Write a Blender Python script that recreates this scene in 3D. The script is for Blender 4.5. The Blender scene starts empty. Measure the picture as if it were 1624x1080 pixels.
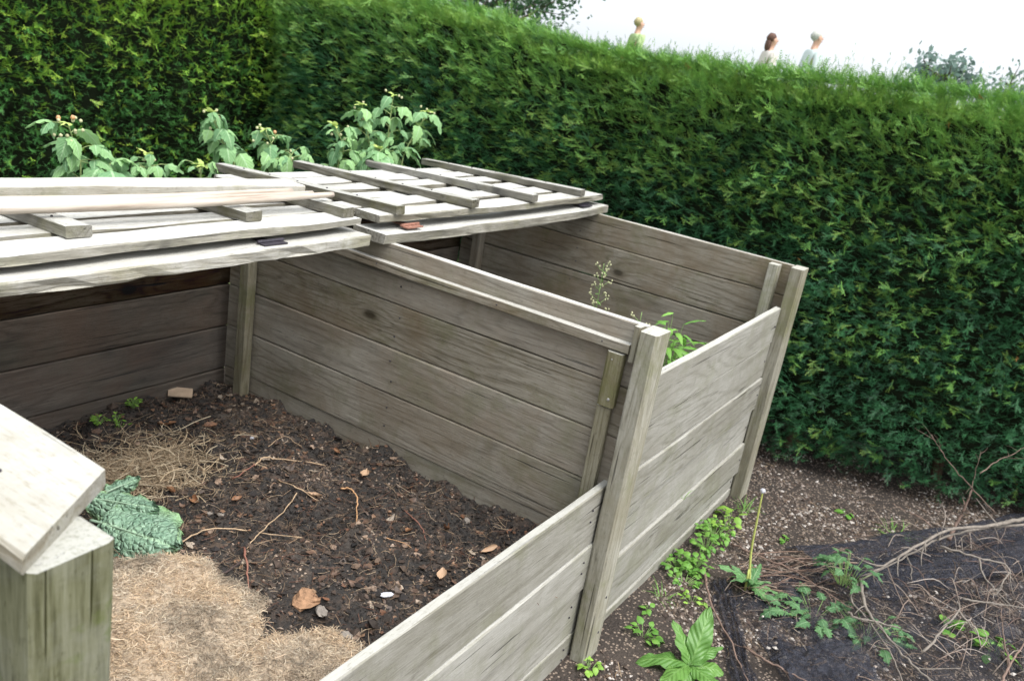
import bpy, math, random
import numpy as np
from mathutils import Vector, Matrix, noise
R = random.Random(7)
RN = np.random.default_rng(11)
S = bpy.context.scene
COL = S.collection

# ------------------------------------------------------------------ camera
CAM = np.array([-2.0620, -0.7230, 1.6126])
YAW, PITCH, ROLL, FPX = 0.52202, 0.31981, 0.16937, 1370.3
_f = np.array([math.cos(PITCH)*math.cos(YAW), math.cos(PITCH)*math.sin(YAW), -math.sin(PITCH)])
_r = np.array([math.sin(YAW), -math.cos(YAW), 0.0])
_u = np.cross(_r, _f)
_r2 = math.cos(ROLL)*_r + math.sin(ROLL)*_u
_u2 = -math.sin(ROLL)*_r + math.cos(ROLL)*_u
cam = bpy.data.cameras.new('camera')
cam.sensor_width = 36
cam.lens = FPX/1624*36
cam.clip_start = 0.05
cam.clip_end = 1500
cam.dof.use_dof = True
cam.dof.focus_distance = 2.0
cam.dof.aperture_fstop = 6.5
co = bpy.data.objects.new('camera', cam)
COL.objects.link(co)
co.matrix_world = Matrix(((_r2[0], _u2[0], -_f[0], CAM[0]), (_r2[1], _u2[1], -_f[1], CAM[1]), (_r2[2], _u2[2], -_f[2], CAM[2]), (0, 0, 0, 1)))
S.camera = co

# ------------------------------------------------------------------ world: bright overcast
W = bpy.data.worlds.new('World')
S.world = W
W.use_nodes = True
nt = W.node_tree
for n in list(nt.nodes): nt.nodes.remove(n)
sky = nt.nodes.new('ShaderNodeTexSky')
sky.sky_type = 'NISHITA'
sky.sun_disc = False
SUN_EL, SUN_AZ = math.radians(62), math.radians(-97)      # azimuth measured from +x towards +y
sky.sun_elevation = SUN_EL
sky.sun_rotation = math.pi/2 - SUN_AZ
sky.air_density = 1.0
sky.dust_density = 4.0
hs = nt.nodes.new('ShaderNodeHueSaturation')
hs.inputs['Saturation'].default_value = 0.22
nt.links.new(sky.outputs[0], hs.inputs['Color'])
mx = nt.nodes.new('ShaderNodeMix'); mx.data_type = 'RGBA'
mx.inputs[0].default_value = 0.5
nt.links.new(hs.outputs[0], mx.inputs[6])
mx.inputs[7].default_value = (6.2, 6.6, 7.1, 1)            # even cloud cover
bg = nt.nodes.new('ShaderNodeBackground')
bg.inputs[1].default_value = 0.12
# an overcast sky is brighter overhead than at the horizon
tcw = nt.nodes.new('ShaderNodeTexCoord'); sxw = nt.nodes.new('ShaderNodeSeparateXYZ')
nt.links.new(tcw.outputs['Generated'], sxw.inputs[0])
mrw = nt.nodes.new('ShaderNodeMapRange')
mrw.inputs['From Min'].default_value = 0.0; mrw.inputs['From Max'].default_value = 1.0
mrw.inputs['To Min'].default_value = 0.95; mrw.inputs['To Max'].default_value = 1.65
nt.links.new(sxw.outputs['Z'], mrw.inputs['Value'])
vmw = nt.nodes.new('ShaderNodeVectorMath'); vmw.operation = 'SCALE'
nt.links.new(mx.outputs[2], vmw.inputs[0]); nt.links.new(mrw.outputs['Result'], vmw.inputs['Scale'])
nt.links.new(vmw.outputs[0], bg.inputs[0])
wo = nt.nodes.new('ShaderNodeOutputWorld')
nt.links.new(bg.outputs[0], wo.inputs[0])

sun = bpy.data.lights.new('sun', 'SUN')
sun.energy = 1.5
sun.angle = math.radians(34)
sun.color = (1.0, 0.975, 0.94)
so = bpy.data.objects.new('sun', sun)
COL.objects.link(so)
sd = Vector((math.cos(SUN_EL)*math.cos(SUN_AZ), math.cos(SUN_EL)*math.sin(SUN_AZ), math.sin(SUN_EL)))
so.rotation_euler = sd.to_track_quat('Z', 'Y').to_euler()
so.location = sd*20
S.view_settings.view_transform = 'Standard'
S.view_settings.look = 'None'
S.view_settings.exposure = 1.12
S.view_settings.gamma = 1.0
S.view_settings.use_curve_mapping = False

# ------------------------------------------------------------------ helpers
def spot(u, v, ax, val):
    """the point of the plane axis=val seen at photo position (u, v)"""
    d = _f + (u-812)/FPX*_r2 - (v-540)/FPX*_u2
    t = (val-CAM[ax])/d[ax]
    return Vector(CAM + t*d)
def spot_h(u, v, hf, z0=0.3):
    z = z0
    for _ in range(12):
        p = spot(u, v, 2, z)
        z = 0.5*z+0.5*hf(p.x, p.y)
    return spot(u, v, 2, z)
def tag(o, label=None, cat=None, group=None, kind=None):
    if label: o['label'] = label
    if cat: o['category'] = cat
    if group: o['group'] = group
    if kind: o['kind'] = kind
    return o
def empty(name, loc, label, cat, group=None, rz=0.0):
    o = bpy.data.objects.new(name, None)
    COL.objects.link(o)
    o.empty_display_size = 0.1
    o.location = loc
    o.rotation_euler = (0, 0, rz)
    return tag(o, label, cat, group)
def link(name, me, parent=None, mat=None, kind=None):
    o = bpy.data.objects.new(name, me)
    COL.objects.link(o)
    if mat and not me.materials: me.materials.append(mat)
    if parent: o.parent = parent
    if kind: o['kind'] = kind
    return o
def mesh(name, v, f, mat=None, smooth=False):
    me = bpy.data.meshes.new(name)
    me.from_pydata([tuple(x) for x in v], [], f)
    if smooth: me.shade_smooth()
    if mat: me.materials.append(mat)
    me.update()
    return me
def tri_mesh(name, V, mat, colors=None, nper=3):
    """V: (n, nper, 3) polygons; colors: (n, 3) or (n, nper, 3) linear colour"""
    n = V.shape[0]
    me = bpy.data.meshes.new(name)
    me.vertices.add(n*nper)
    me.vertices.foreach_set('co', V.reshape(-1).astype(np.float32))
    me.loops.add(n*nper)
    me.loops.foreach_set('vertex_index', np.arange(n*nper, dtype=np.int32))
    me.polygons.add(n)
    me.polygons.foreach_set('loop_start', np.arange(0, n*nper, nper, dtype=np.int32))
    me.update(calc_edges=True)
    if colors is not None:
        if colors.ndim == 2: colors = np.repeat(colors[:, None, :], nper, 1)
        a = me.color_attributes.new('tint', 'FLOAT_COLOR', 'POINT')
        c = np.ones((n*nper, 4), np.float32)
        c[:, :3] = colors.reshape(-1, 3)
        a.data.foreach_set('color', c.reshape(-1))
    me.materials.append(mat)
    return me
def joined(name, V, F, mat, colors=None, smooth=False):
    me = mesh(name, V, F, None, smooth)
    if colors is not None:
        a = me.color_attributes.new('tint', 'FLOAT_COLOR', 'POINT')
        c = np.ones((len(V), 4), np.float32); c[:, :3] = np.array(colors)
        a.data.foreach_set('color', c.reshape(-1))
    me.materials.append(mat)
    return me
def fbm(x, y, z=0.0, o=4):
    return noise.fractal(Vector((x, y, z)), 0.9, 2.1, o)

# ---- materials
class NT:
    def __init__(s, name):
        s.m = bpy.data.materials.new(name); s.m.use_nodes = True
        s.t = s.m.node_tree; s.b = s.t.nodes['Principled BSDF']; s.out = s.t.nodes['Material Output']
    def n(s, ty, **k):
        x = s.t.nodes.new(ty)
        for a, b in k.items():
            if a.startswith('i_'): x.inputs[a[2:].replace('_', ' ')].default_value = b
            else: setattr(x, a, b)
        return x
    def l(s, a, b): s.t.links.new(a, b)
    def ramp(s, src, stops):
        r = s.n('ShaderNodeValToRGB')
        e = r.color_ramp.elements
        while len(e) < len(stops): e.new(0.5)
        for q, (p, c) in zip(e, stops):
            q.position = p; q.color = (c, c, c, 1) if isinstance(c, (int, float)) else (*c, 1)
        s.l(src, r.inputs[0]); return r.outputs[0]
    def mix(s, fac, a, b, mode='MIX'):
        x = s.n('ShaderNodeMix', data_type='RGBA', blend_type=mode)
        for i, v in ((0, fac), (6, a), (7, b)):
            if hasattr(v, 'links'): s.l(v, x.inputs[i])
            elif i == 0: x.inputs[0].default_value = v
            else: x.inputs[i].default_value = (*v, 1)
        return x.outputs[2]
    def math(s, op, a, b=0.0):
        x = s.n('ShaderNodeMath', operation=op)
        for i, v in ((0, a), (1, b)):
            if hasattr(v, 'links'): s.l(v, x.inputs[i])
            else: x.inputs[i].default_value = v
        return x.outputs[0]
    def noise(s, vec, scale, detail=4, rough=.6, dist=0.0):
        x = s.n('ShaderNodeTexNoise'); x.inputs['Scale'].default_value = scale
        x.inputs['Detail'].default_value = detail; x.inputs['Roughness'].default_value = rough
        x.inputs['Distortion'].default_value = dist
        if vec: s.l(vec, x.inputs['Vector'])
        return x.outputs['Fac']

def wood(name, dark, mid, light, stain, stain_amt=.5, algae=(.10, .13, .04), algae_amt=.25, bump=.35, top_pale=0.0, flat=False, knots=1.0):
    m = NT(name)
    tc = m.n('ShaderNodeTexCoord'); oi = m.n('ShaderNodeObjectInfo')
    off = m.n('ShaderNodeVectorMath', operation='SCALE'); off.inputs[0].default_value = (37, 61, 23)
    m.l(oi.outputs['Random'], off.inputs['Scale'])
    ad = m.n('ShaderNodeVectorMath', operation='ADD')
    m.l(tc.outputs['Object'], ad.inputs[0]); m.l(off.outputs[0], ad.inputs[1])
    def mapped(x, y):
        q = m.n('ShaderNodeMapping'); q.inputs['Scale'].default_value = (x, y, y); m.l(ad.outputs[0], q.inputs[0]); return q.outputs[0]
    # knots: cells spread over the broad face
    vk = m.n('ShaderNodeMapping'); vk.inputs['Scale'].default_value = (2.6, 5.0, .3) if flat else (2.6, .3, 5.0); m.l(ad.outputs[0], vk.inputs[0])
    vo = m.n('ShaderNodeTexVoronoi'); vo.inputs['Scale'].default_value = 1.0; m.l(vk.outputs[0], vo.inputs['Vector'])
    kn = m.ramp(vo.outputs['Distance'], [(0.0, 1), (.045, .95), (.075, .25), (.12, 0)])
    halo = m.ramp(vo.outputs['Distance'], [(.04, 1), (.28, 0)])
    # growth rings cut by the saw: thin dark lines that bend round the knots
    big = m.noise(mapped(.55, 6.5), 1.0, 2, .5, .25)
    rg_ = m.math('SINE', m.math('MULTIPLY', m.math('ADD', big, m.math('MULTIPLY', halo, .10)), 92))
    ring = m.math('POWER', m.math('ADD', m.math('MULTIPLY', rg_, .5), .5), 3.0)
    fine = m.noise(mapped(16, 240), 1.0, 4, .6)
    tone = m.noise(mapped(1.6, 9), 1.0, 3, .6, .4)
    fleck = m.noise(mapped(45, 160), 1.0, 3, .7)
    crack = m.ramp(m.noise(mapped(2.2, 95), 1.0, 2, .5, .1), [(.67, 0), (.70, 1)])
    g = m.math('ADD', m.math('MULTIPLY', fine, .55), m.math('MULTIPLY', tone, .45))
    g = m.math('SUBTRACT', g, m.math('MULTIPLY', ring, .13))
    c = m.ramp(g, [(.22, dark), (.45, mid), (.68, light)])
    s1 = m.noise(ad.outputs[0], 3.0, 7, .68, .4)
    c = m.mix(m.math('MULTIPLY', m.ramp(s1, [(.43, 0), (.62, 1)]), stain_amt), c, stain)
    s2 = m.noise(ad.outputs[0], 5.5, 8, .72, .3)
    c = m.mix(m.math('MULTIPLY', m.ramp(s2, [(.5, 0), (.62, 1)]), algae_amt), c, algae)
    c = m.mix(m.math('MULTIPLY', m.ramp(fleck, [(.60, 0), (.72, 1)]), .55), c, dark)
    s4 = m.noise(ad.outputs[0], 34, 5, .7)
    c = m.mix(m.math('MULTIPLY', m.ramp(s4, [(.58, 0), (.70, 1)]), .22), c, tuple(x*.5 for x in dark))
    c = m.mix(m.math('MULTIPLY', crack, .75), c, tuple(x*.3 for x in dark))
    c = m.mix(m.math('MULTIPLY', m.math('MULTIPLY', halo, halo), .35*knots), c, dark)
    c = m.mix(m.math('MULTIPLY', kn, .8*knots), c, tuple(x*.4 for x in dark))
    if top_pale:                                   # paler on the faces that point up
        ge = m.n('ShaderNodeNewGeometry'); sz = m.n('ShaderNodeSeparateXYZ'); m.l(ge.outputs['True Normal'], sz.inputs[0])
        up = m.ramp(m.math('ADD', sz.outputs[2], m.math('MULTIPLY', m.math('SUBTRACT', s1, .5), .8)), [(.72, 0), (.95, 1)])
        up = m.math('MULTIPLY', up, m.ramp(fleck, [(.5, 1), (.7, .45)]))
        c = m.mix(m.math('MULTIPLY', up, top_pale), c, (.43, .425, .395))
    br = m.n('ShaderNodeBrightContrast')
    m.l(c, br.inputs[0]); m.l(m.math('MULTIPLY', m.math('SUBTRACT', oi.outputs['Random'], .5), .07), br.inputs[1])
    m.l(br.outputs[0], m.b.inputs['Base Color'])
    m.b.inputs['Roughness'].default_value = .86
    m.b.inputs['Specular IOR Level'].default_value = .25
    bp = m.n('ShaderNodeBump'); bp.inputs['Strength'].default_value = bump; bp.inputs['Distance'].default_value = .004
    m.l(m.math('SUBTRACT', m.math('ADD', g, m.math('MULTIPLY', fleck, .3)), m.math('MULTIPLY', crack, .8)), bp.inputs['Height']); m.l(bp.outputs[0], m.b.inputs['Normal'])
    return m.m
M = {}
BRD = ((.105, .090, .066), (.235, .212, .168), (.335, .31, .255), (.175, .135, .088), .65, (.115, .115, .05), .38, .5)
M['board'] = wood('weathered_board', *BRD)
M['topboard'] = wood('weathered_top_board', *BRD, .8)
M['front'] = wood('silvered_board', (.17, .16, .13), (.28, .27, .235), (.355, .345, .31), (.20, .188, .150), .55, (.16, .165, .09), .32, .5, .55)
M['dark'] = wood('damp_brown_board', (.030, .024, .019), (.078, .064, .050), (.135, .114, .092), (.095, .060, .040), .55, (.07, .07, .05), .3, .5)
M['post'] = wood('olive_post', (.10, .088, .055), (.225, .205, .145), (.315, .295, .225), (.145, .125, .06), .6, (.12, .13, .04), .5, .5, .6)
M['silverpost'] = wood('silvered_post', (.13, .12, .09), (.29, .275, .22), (.39, .375, .32), (.20, .178, .115), .6, (.15, .155, .065), .5, .5, .6)
M['nearpost'] = wood('algae_stained_post', (.07, .07, .045), (.17, .17, .11), (.25, .25, .18), (.30, .30, .27), .5, (.115, .15, .045), .8, .6, .75)
M['cap'] = wood('stained_pale_plank', (.20, .17, .12), (.38, .375, .34), (.50, .495, .47), (.20, .17, .11), .8, (.24, .23, .13), .6, .6, .5, True)
M['shade'] = wood('lid_shade_board', (.020, .016, .013), (.050, .041, .033), (.09, .076, .062), (.06, .040, .028), .55, (.05, .05, .035), .3, .5)  # shade under the lids, put into the colour of the upper back boards
M['lid'] = wood('bleached_slat', (.09, .082, .064), (.24, .225, .185), (.40, .385, .34), (.165, .15, .11), .5, (.17, .165, .09), .4, .8, 1.0, True)
M['batten'] = wood('grey_batten', (.06, .055, .045), (.155, .145, .12), (.27, .26, .225), (.10, .092, .066), .6, (.115, .11, .055), .55, .8, .7, True)
M['white'] = wood('pale_dry_wood', (.13, .115, .09), (.36, .345, .30), (.50, .485, .45), (.28, .25, .18), .6, (.20, .195, .12), .5, .7, .7, True)

def plain(name, col, rough=.8, var=.3, scale=30, bump=0.0, spec=.3, metal=0.0):
    m = NT(name)
    tc = m.n('ShaderNodeTexCoord')
    nz = m.noise(tc.outputs['Object'], scale, 4, .6)
    c = m.ramp(nz, [(.3, tuple(x*(1-var) for x in col)), (.7, tuple(min(1, x*(1+var)) for x in col))])
    m.l(c, m.b.inputs['Base Color'])
    m.b.inputs['Roughness'].default_value = rough; m.b.inputs['Specular IOR Level'].default_value = spec
    m.b.inputs['Metallic'].default_value = metal
    if bump:
        bp = m.n('ShaderNodeBump'); bp.inputs['Strength'].default_value = bump; bp.inputs['Distance'].default_value = .01
        m.l(nz, bp.inputs['Height']); m.l(bp.outputs[0], m.b.inputs['Normal'])
    return m.m
def tinted(name, rough=.7, spec=.3, transl=0.0, mul=1.0, noise_amt=.0):
    """colour comes from the mesh attribute 'tint'"""
    m = NT(name)
    at = m.n('ShaderNodeAttribute'); at.attribute_name = 'tint'
    c = at.outputs['Color']
    if noise_amt:
        tc = m.n('ShaderNodeTexCoord')
        nz = m.noise(tc.outputs['Object'], 160, 4, .7)
        c = m.mix(1.0, c, m.ramp(nz, [(.3, 1-noise_amt), (.7, 1+noise_amt)]), 'MULTIPLY')
    m.l(c, m.b.inputs['Base Color'])
    m.b.inputs['Roughness'].default_value = rough; m.b.inputs['Specular IOR Level'].default_value = spec
    if transl:
        tr = m.n('ShaderNodeBsdfTranslucent'); m.l(c, tr.inputs[0])
        ms = m.n('ShaderNodeMixShader'); ms.inputs[0].default_value = transl
        m.l(m.b.outputs[0], ms.inputs[1]); m.l(tr.outputs[0], ms.inputs[2]); m.l(ms.outputs[0], m.out.inputs[0])
    return m.m
def leafmat(name, col, col2, vein=None, rough=.5, transl=.3, spec=.4, scale=40):
    m = NT(name)
    oi = m.n('ShaderNodeObjectInfo'); tc = m.n('ShaderNodeTexCoord')
    nz = m.noise(tc.outputs['Object'], scale, 3, .6)
    f = m.math('ADD', m.math('MULTIPLY', oi.outputs['Random'], .75), m.math('MULTIPLY', nz, .35))
    c = m.ramp(f, [(.1, col), (.95, col2)])
    if vein:
        uv = m.n('ShaderNodeUVMap'); sx = m.n('ShaderNodeSeparateXYZ'); m.l(uv.outputs[0], sx.inputs[0])
        # u across (-1..1 stored 0..1), v along
        au = m.math('ABSOLUTE', m.math('SUBTRACT', sx.outputs[0], .5))
        w = m.math('SINE', m.math('MULTIPLY', m.math('SUBTRACT', sx.outputs[1], m.math('MULTIPLY', au, .45)), 52))
        side = m.ramp(w, [(.93, 0), (1, .6)])
        midr = m.ramp(au, [(.0, 1), (.035, .8), (.06, 0)])
        c = m.mix(m.math('MAXIMUM', side, midr), c, vein)
        bp = m.n('ShaderNodeBump'); bp.inputs['Strength'].default_value = .5; bp.inputs['Distance'].default_value = .003; bp.invert = True
        m.l(m.math('MULTIPLY', w, .5), bp.inputs['Height']); m.l(bp.outputs[0], m.b.inputs['Normal'])
    m.l(c, m.b.inputs['Base Color'])
    m.b.inputs['Roughness'].default_value = rough; m.b.inputs['Specular IOR Level'].default_value = spec
    tr = m.n('ShaderNodeBsdfTranslucent'); m.l(c, tr.inputs[0])
    ms = m.n('ShaderNodeMixShader'); ms.inputs[0].default_value = transl
    m.l(m.b.outputs[0], ms.inputs[1]); m.l(tr.outputs[0], ms.inputs[2]); m.l(ms.outputs[0], m.out.inputs[0])
    return m.m

# ---- wooden beams: a swept, chamfered, slightly uneven section; local X is the grain
def beam_mesh(L, T, Hh, seed, jit=.0012, cham=.003, rag=0.0, sag=0.0, skew=0.0, bow=0.0, step=.07):
    """X 0..L, Y 0..T, Z 0..Hh ; skew cuts the X=0 end at an angle"""
    n = max(3, int(L/step))
    V = []; F = []
    c = min(cham, T*.3, Hh*.3)
    sec = [(c, 0), (T-c, 0), (T, c), (T, Hh-c), (T-c, Hh), (c, Hh), (0, Hh-c), (0, c)]
    rr = random.Random(seed)
    for i in range(n+1):
        x = L*i/n
        if 0 < i < n: x += rr.uniform(-.2, .2)*L/n
        dz = sag*(1-(2*i/n-1)**2)
        dy = bow*(1-(2*i/n-1)**2)
        for k, (y, z) in enumerate(sec):
            a = noise.noise(Vector((x*4+seed*3.1, k*5.3, 1.7)))
            b = noise.noise(Vector((x*4+seed*1.3, k*5.3, 8.7)))
            yy = y+a*jit*1.6; zz = z+b*jit*1.6
            if rag and k in (7, 0):
                q = max(0, noise.noise(Vector((x*15+seed, k, 3)))+.15*rr.random())*rag
                yy += q*.9; zz += q*.35
            xx = x
            if skew and i < n*.5: xx = x + (1-i/(n*.5))*skew*(y/T)
            V.append((xx, yy+dy, zz+dz))
    for i in range(n):
        for k in range(8):
            a = i*8+k; b = i*8+(k+1) % 8
            F.append((a, a+8, b+8, b))
    F.append(tuple(range(8))); F.append(tuple(reversed([n*8+k for k in range(8)])))
    return mesh('beam', V, F)
ROTS = {'x': Matrix(((1, 0, 0), (0, 1, 0), (0, 0, 1))),
        'y': Matrix(((0, -1, 0), (1, 0, 0), (0, 0, 1))),      # local X -> +Y, local Y -> -X
        'z': Matrix(((0, 0, -1), (0, 1, 0), (1, 0, 0)))}      # local X -> +Z, local Z -> -X
_bs = [0]
def beam(name, axis, lo, hi, mat, parent, flat=None, **k):
    """box lo..hi with its grain along axis"""
    _bs[0] += 1
    lo = Vector(lo); hi = Vector(hi); d = hi-lo
    if axis == 'x': L, T, Hh, o = d.x, d.y, d.z, lo
    elif axis == 'y': L, T, Hh, o = d.y, d.x, d.z, Vector((hi.x, lo.y, lo.z))
    else: L, T, Hh, o = d.z, d.y, d.x, Vector((hi.x, lo.y, lo.z))
    me = beam_mesh(L, T, Hh, _bs[0]*1.37, **k)
    me.materials.append(M[mat])
    ob = link(name, me, parent)
    mw = ROTS[axis].to_4x4(); mw.translation = o
    ob.matrix_basis = mw if not parent else parent.matrix_basis.inverted() @ mw
    return ob

def tube(pts, rad, sides=6, close=True):
    """verts, faces of a tube through pts; rad a number or list"""
    pts = [Vector(p) for p in pts]
    n = len(pts)
    rad = [rad]*n if isinstance(rad, (int, float)) else rad
    V = []; F = []
    up = Vector((0, 0, 1))
    for i, p in enumerate(pts):
        t = (pts[min(i+1, n-1)]-pts[max(i-1, 0)]).normalized()
        if abs(t.dot(up)) > .95: up = Vector((1, 0, 0))
        a = t.cross(up).normalized(); b = t.cross(a)
        for k in range(sides):
            th = 2*math.pi*k/sides
            V.append(p+(a*math.cos(th)+b*math.sin(th))*rad[i])
    for i in range(n-1):
        for k in range(sides):
            a = i*sides+k; b = i*sides+(k+1) % sides
            F.append((a, b, b+sides, a+sides))
    if close:
        F.append(tuple(reversed(range(sides)))); F.append(tuple((n-1)*sides+k for k in range(sides)))
    return V, F
class MB:
    def __init__(s): s.V = []; s.F = []; s.C = []
    def add(s, V, F, col=None):
        o = len(s.V); s.V += [tuple(v) for v in V]; s.F += [tuple(i+o for i in f) for f in F]
        if col is not None: s.C += [col]*len(V)
    def build(s, name, mat, parent=None, smooth=True, kind=None):
        me = joined(name, s.V, s.F, mat, s.C if s.C else None, smooth)
        return link(name, me, parent, None, kind)
def smooth_path(pts, n=5):
    """Catmull-Rom through pts"""
    P = [Vector(p) for p in pts]
    P = [P[0]*2-P[1]]+P+[P[-1]*2-P[-2]]
    out = []
    for i in range(1, len(P)-2):
        for k in range(n):
            t = k/n
            out.append(.5*((2*P[i])+(P[i+1]-P[i-1])*t+(2*P[i-1]-5*P[i]+4*P[i+1]-P[i+2])*t*t+(3*P[i]-P[i-1]-3*P[i+1]+P[i+2])*t**3))
    out.append(P[-2])
    return out

# ================================================================== THE GROUND
def gh(x, y):                     # height of the ground
    h = .012*noise.noise(Vector((x*2.3, y*2.3, 0)))+.006*noise.noise(Vector((x*9, y*9, 4)))
    s = min(1, max(0, (x-2.5)/1.2)); s = s*s*(3-2*s)
    return h+s*.5+.04*min(10, max(0, x-3.7))
def grid_mesh(name, x0, x1, y0, y1, nx, ny, hf, mat, smooth=True):
    V = []; F = []
    for j in range(ny+1):
        for i in range(nx+1):
            x = x0+(x1-x0)*i/nx; y = y0+(y1-y0)*j/ny
            V.append((x, y, hf(x, y)))
    for j in range(ny):
        for i in range(nx):
            a = j*(nx+1)+i
            F.append((a, a+1, a+nx+2, a+nx+1))
    return mesh(name, V, F, mat, smooth)
gm = NT('dark_gravelly_soil')
tc = gm.n('ShaderNodeTexCoord')
n1 = gm.noise(tc.outputs['Object'], 4, 6, .6); n2 = gm.noise(tc.outputs['Object'], 140, 4, .7)
vo = gm.n('ShaderNodeTexVoronoi'); vo.inputs['Scale'].default_value = 110; gm.l(tc.outputs['Object'], vo.inputs['Vector'])
c = gm.ramp(n2, [(.3, (.012, .009, .007)), (.7, (.048, .035, .027))])
c = gm.mix(gm.ramp(n1, [(.45, 0), (.68, .4)]), c, (.075, .056, .043))
sx = gm.n('ShaderNodeSeparateColor'); gm.l(vo.outputs['Color'], sx.inputs[0])
c = gm.mix(gm.math('MULTIPLY', gm.ramp(sx.outputs[0], [(.62, 0), (.66, 1)]), gm.ramp(vo.outputs['Distance'], [(.35, 1), (.5, 0)])), c, (.22, .17, .13))
gm.l(c, gm.b.inputs['Base Color']); gm.b.inputs['Roughness'].default_value = .9
bp = gm.n('ShaderNodeBump'); bp.inputs['Strength'].default_value = .7; bp.inputs['Distance'].default_value = .008
gm.l(gm.math('ADD', n2, vo.outputs['Distance']), bp.inputs['Height']); gm.l(bp.outputs[0], gm.b.inputs['Normal'])
# one sheet: fine near the bins, coarse out to the horizon
xs = sorted(set([-400, -150, -60, -25, -12, -7, -4.5]+[round(-3+.05*i, 3) for i in range(int(6.8/.05)+1)]+[4.2, 5, 6, 8, 12, 20, 40, 90, 200, 500]))
ys = sorted(set([-400, -150, -60, -25, -12, -7, -4.5, -3]+[round(-2.2+.05*i, 3) for i in range(int(4.4/.05)+1)]+[2.5, 3, 3.5, 4, 5, 7, 11, 18, 35, 80, 200, 500]))
V = [(x, y, gh(x, y) if abs(x) < 30 and abs(y) < 30 else (.9 if x > 3 else 0)) for y in ys for x in xs]
nx = len(xs)
F = [(j*nx+i, j*nx+i+1, (j+1)*nx+i+1, (j+1)*nx+i) for j in range(len(ys)-1) for i in range(nx-1)]
tag(link('ground', mesh('ground', V, F, gm.m, True)), kind='structure')
lm = plain('mown_grass', (.06, .12, .03), .9, .4, 9)
tag(link('lawn', grid_mesh('lawn', 3.9, 60, -40, 60, 30, 40, lambda x, y: gh(x, y)+.02 if abs(x) < 30 else .92, lm)), kind='structure')

# gravel chips and crumbs beside the bins
def chips(n, area, hf, smin, smax, cols, flat=.5, seed=1, zoff=0.0):
    """n little uneven octahedral chips as one triangle soup; area() gives (x, y)"""
    rg = np.random.default_rng(seed)
    base = np.array([(1, 0, 0), (0, 1, 0), (-1, 0, 0), (0, -1, 0), (0, 0, 1), (0, 0, -1)], float)
    tri = np.array([(0, 1, 4), (1, 2, 4), (2, 3, 4), (3, 0, 4), (1, 0, 5), (2, 1, 5), (3, 2, 5), (0, 3, 5)])
    out = np.zeros((n*8, 3, 3)); C = np.zeros((n*8, 3))
    cols = np.array(cols)
    for i in range(n):
        x, y = area(rg)
        s = rg.uniform(smin, smax)*(1 if rg.random() < .9 else 1.5)
        v = base*rg.uniform(.6, 1.25, (6, 1))*s
        v[:, 2] *= flat
        th = rg.uniform(0, 6.3); c_, s_ = math.cos(th), math.sin(th)
        rx = rg.uniform(-.7, .7); cx, sx_ = math.cos(rx), math.sin(rx)
        v = v @ np.array([[1, 0, 0], [0, cx, sx_], [0, -sx_, cx]]) @ np.array([[c_, s_, 0], [-s_, c_, 0], [0, 0, 1]])
        v += (x, y, hf(x, y)+s*flat*.3+zoff)
        out[i*8:(i+1)*8] = v[tri]
        C[i*8:(i+1)*8] = cols[rg.integers(len(cols))]*rg.uniform(.75, 1.2)
    return out, C
def outside(rg):
    while True:
        x = rg.uniform(-.35, 2.7); y = rg.uniform(-1.5, .25)
        if y > -.012 and x < 1.42: continue
        if x > 2.1-.35*y+.3: continue
        if noise.noise(Vector((x*3.1, y*3.1, 9)))+.5*noise.noise(Vector((x*13, y*13, 4)))+.28 < rg.random()*.7: continue
        return x, y
Mch = tinted('stone_chips', .8, .3, 0, 1, .25)
CH = [(.24, .20, .17), (.15, .12, .10), (.38, .345, .31), (.10, .07, .055), (.06, .043, .033), (.18, .14, .11), (.045, .034, .028), (.075, .057, .046), (.05, .036, .03)]
V, C = chips(24000, outside, gh, .003, .0088, CH, .6, 3)
tag(link('gravel', tri_mesh('gravel', V, Mch, C)), kind='stuff')
# fallen needles and fine straw on the ground
def fibres(n, area, hf, lmin, lmax, w, cols, seed, lift=.01, curl=.4):
    rg = np.random.default_rng(seed); out = np.zeros((n*3, 4, 3)); C = np.zeros((n*3, 3)); cols = np.array(cols)
    for i in range(n):
        x, y = area(rg)
        th = rg.uniform(0, 6.3); L = rg.uniform(lmin, lmax); z = hf(x, y)+rg.uniform(.001, lift)
        ph = rg.uniform(-.25, .35); cu = rg.uniform(-curl, curl)
        p = np.array([x, y, z]); pts = [p]
        for k in range(3):
            t = th+cu*k; p = p+np.array([math.cos(t), math.sin(t), ph-k*.2*abs(ph)])*L/3
            pts.append(p)
        col = cols[rg.integers(len(cols))]*rg.uniform(.7, 1.2)
        ww = w*rg.uniform(.6, 1.4)
        sd_ = np.array([-math.sin(th), math.cos(th), rg.uniform(-.8, .8)])*ww
        for k in range(3):
            out[i*3+k] = [pts[k]-sd_, pts[k]+sd_, pts[k+1]+sd_*.8, pts[k+1]-sd_*.8]
            C[i*3+k] = col
    return out, C
Mfib = tinted('dry_fibres', .75, .3, .25)
V, C = fibres(2600, outside, gh, .012, .05, .0007, [(.20, .13, .075), (.12, .075, .045), (.32, .24, .15)], 5)
tag(link('needle_litter', tri_mesh('needle_litter', V, Mfib, C, 4)), kind='stuff')

# ================================================================== THE COMPOST BINS
B = empty('compost_bin', (0, 0, 0), 'row of weathered timber compost bays with slot-in front boards beside the hedge', 'compost bin')
YB = 1.63
TOP = 1.0
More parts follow.
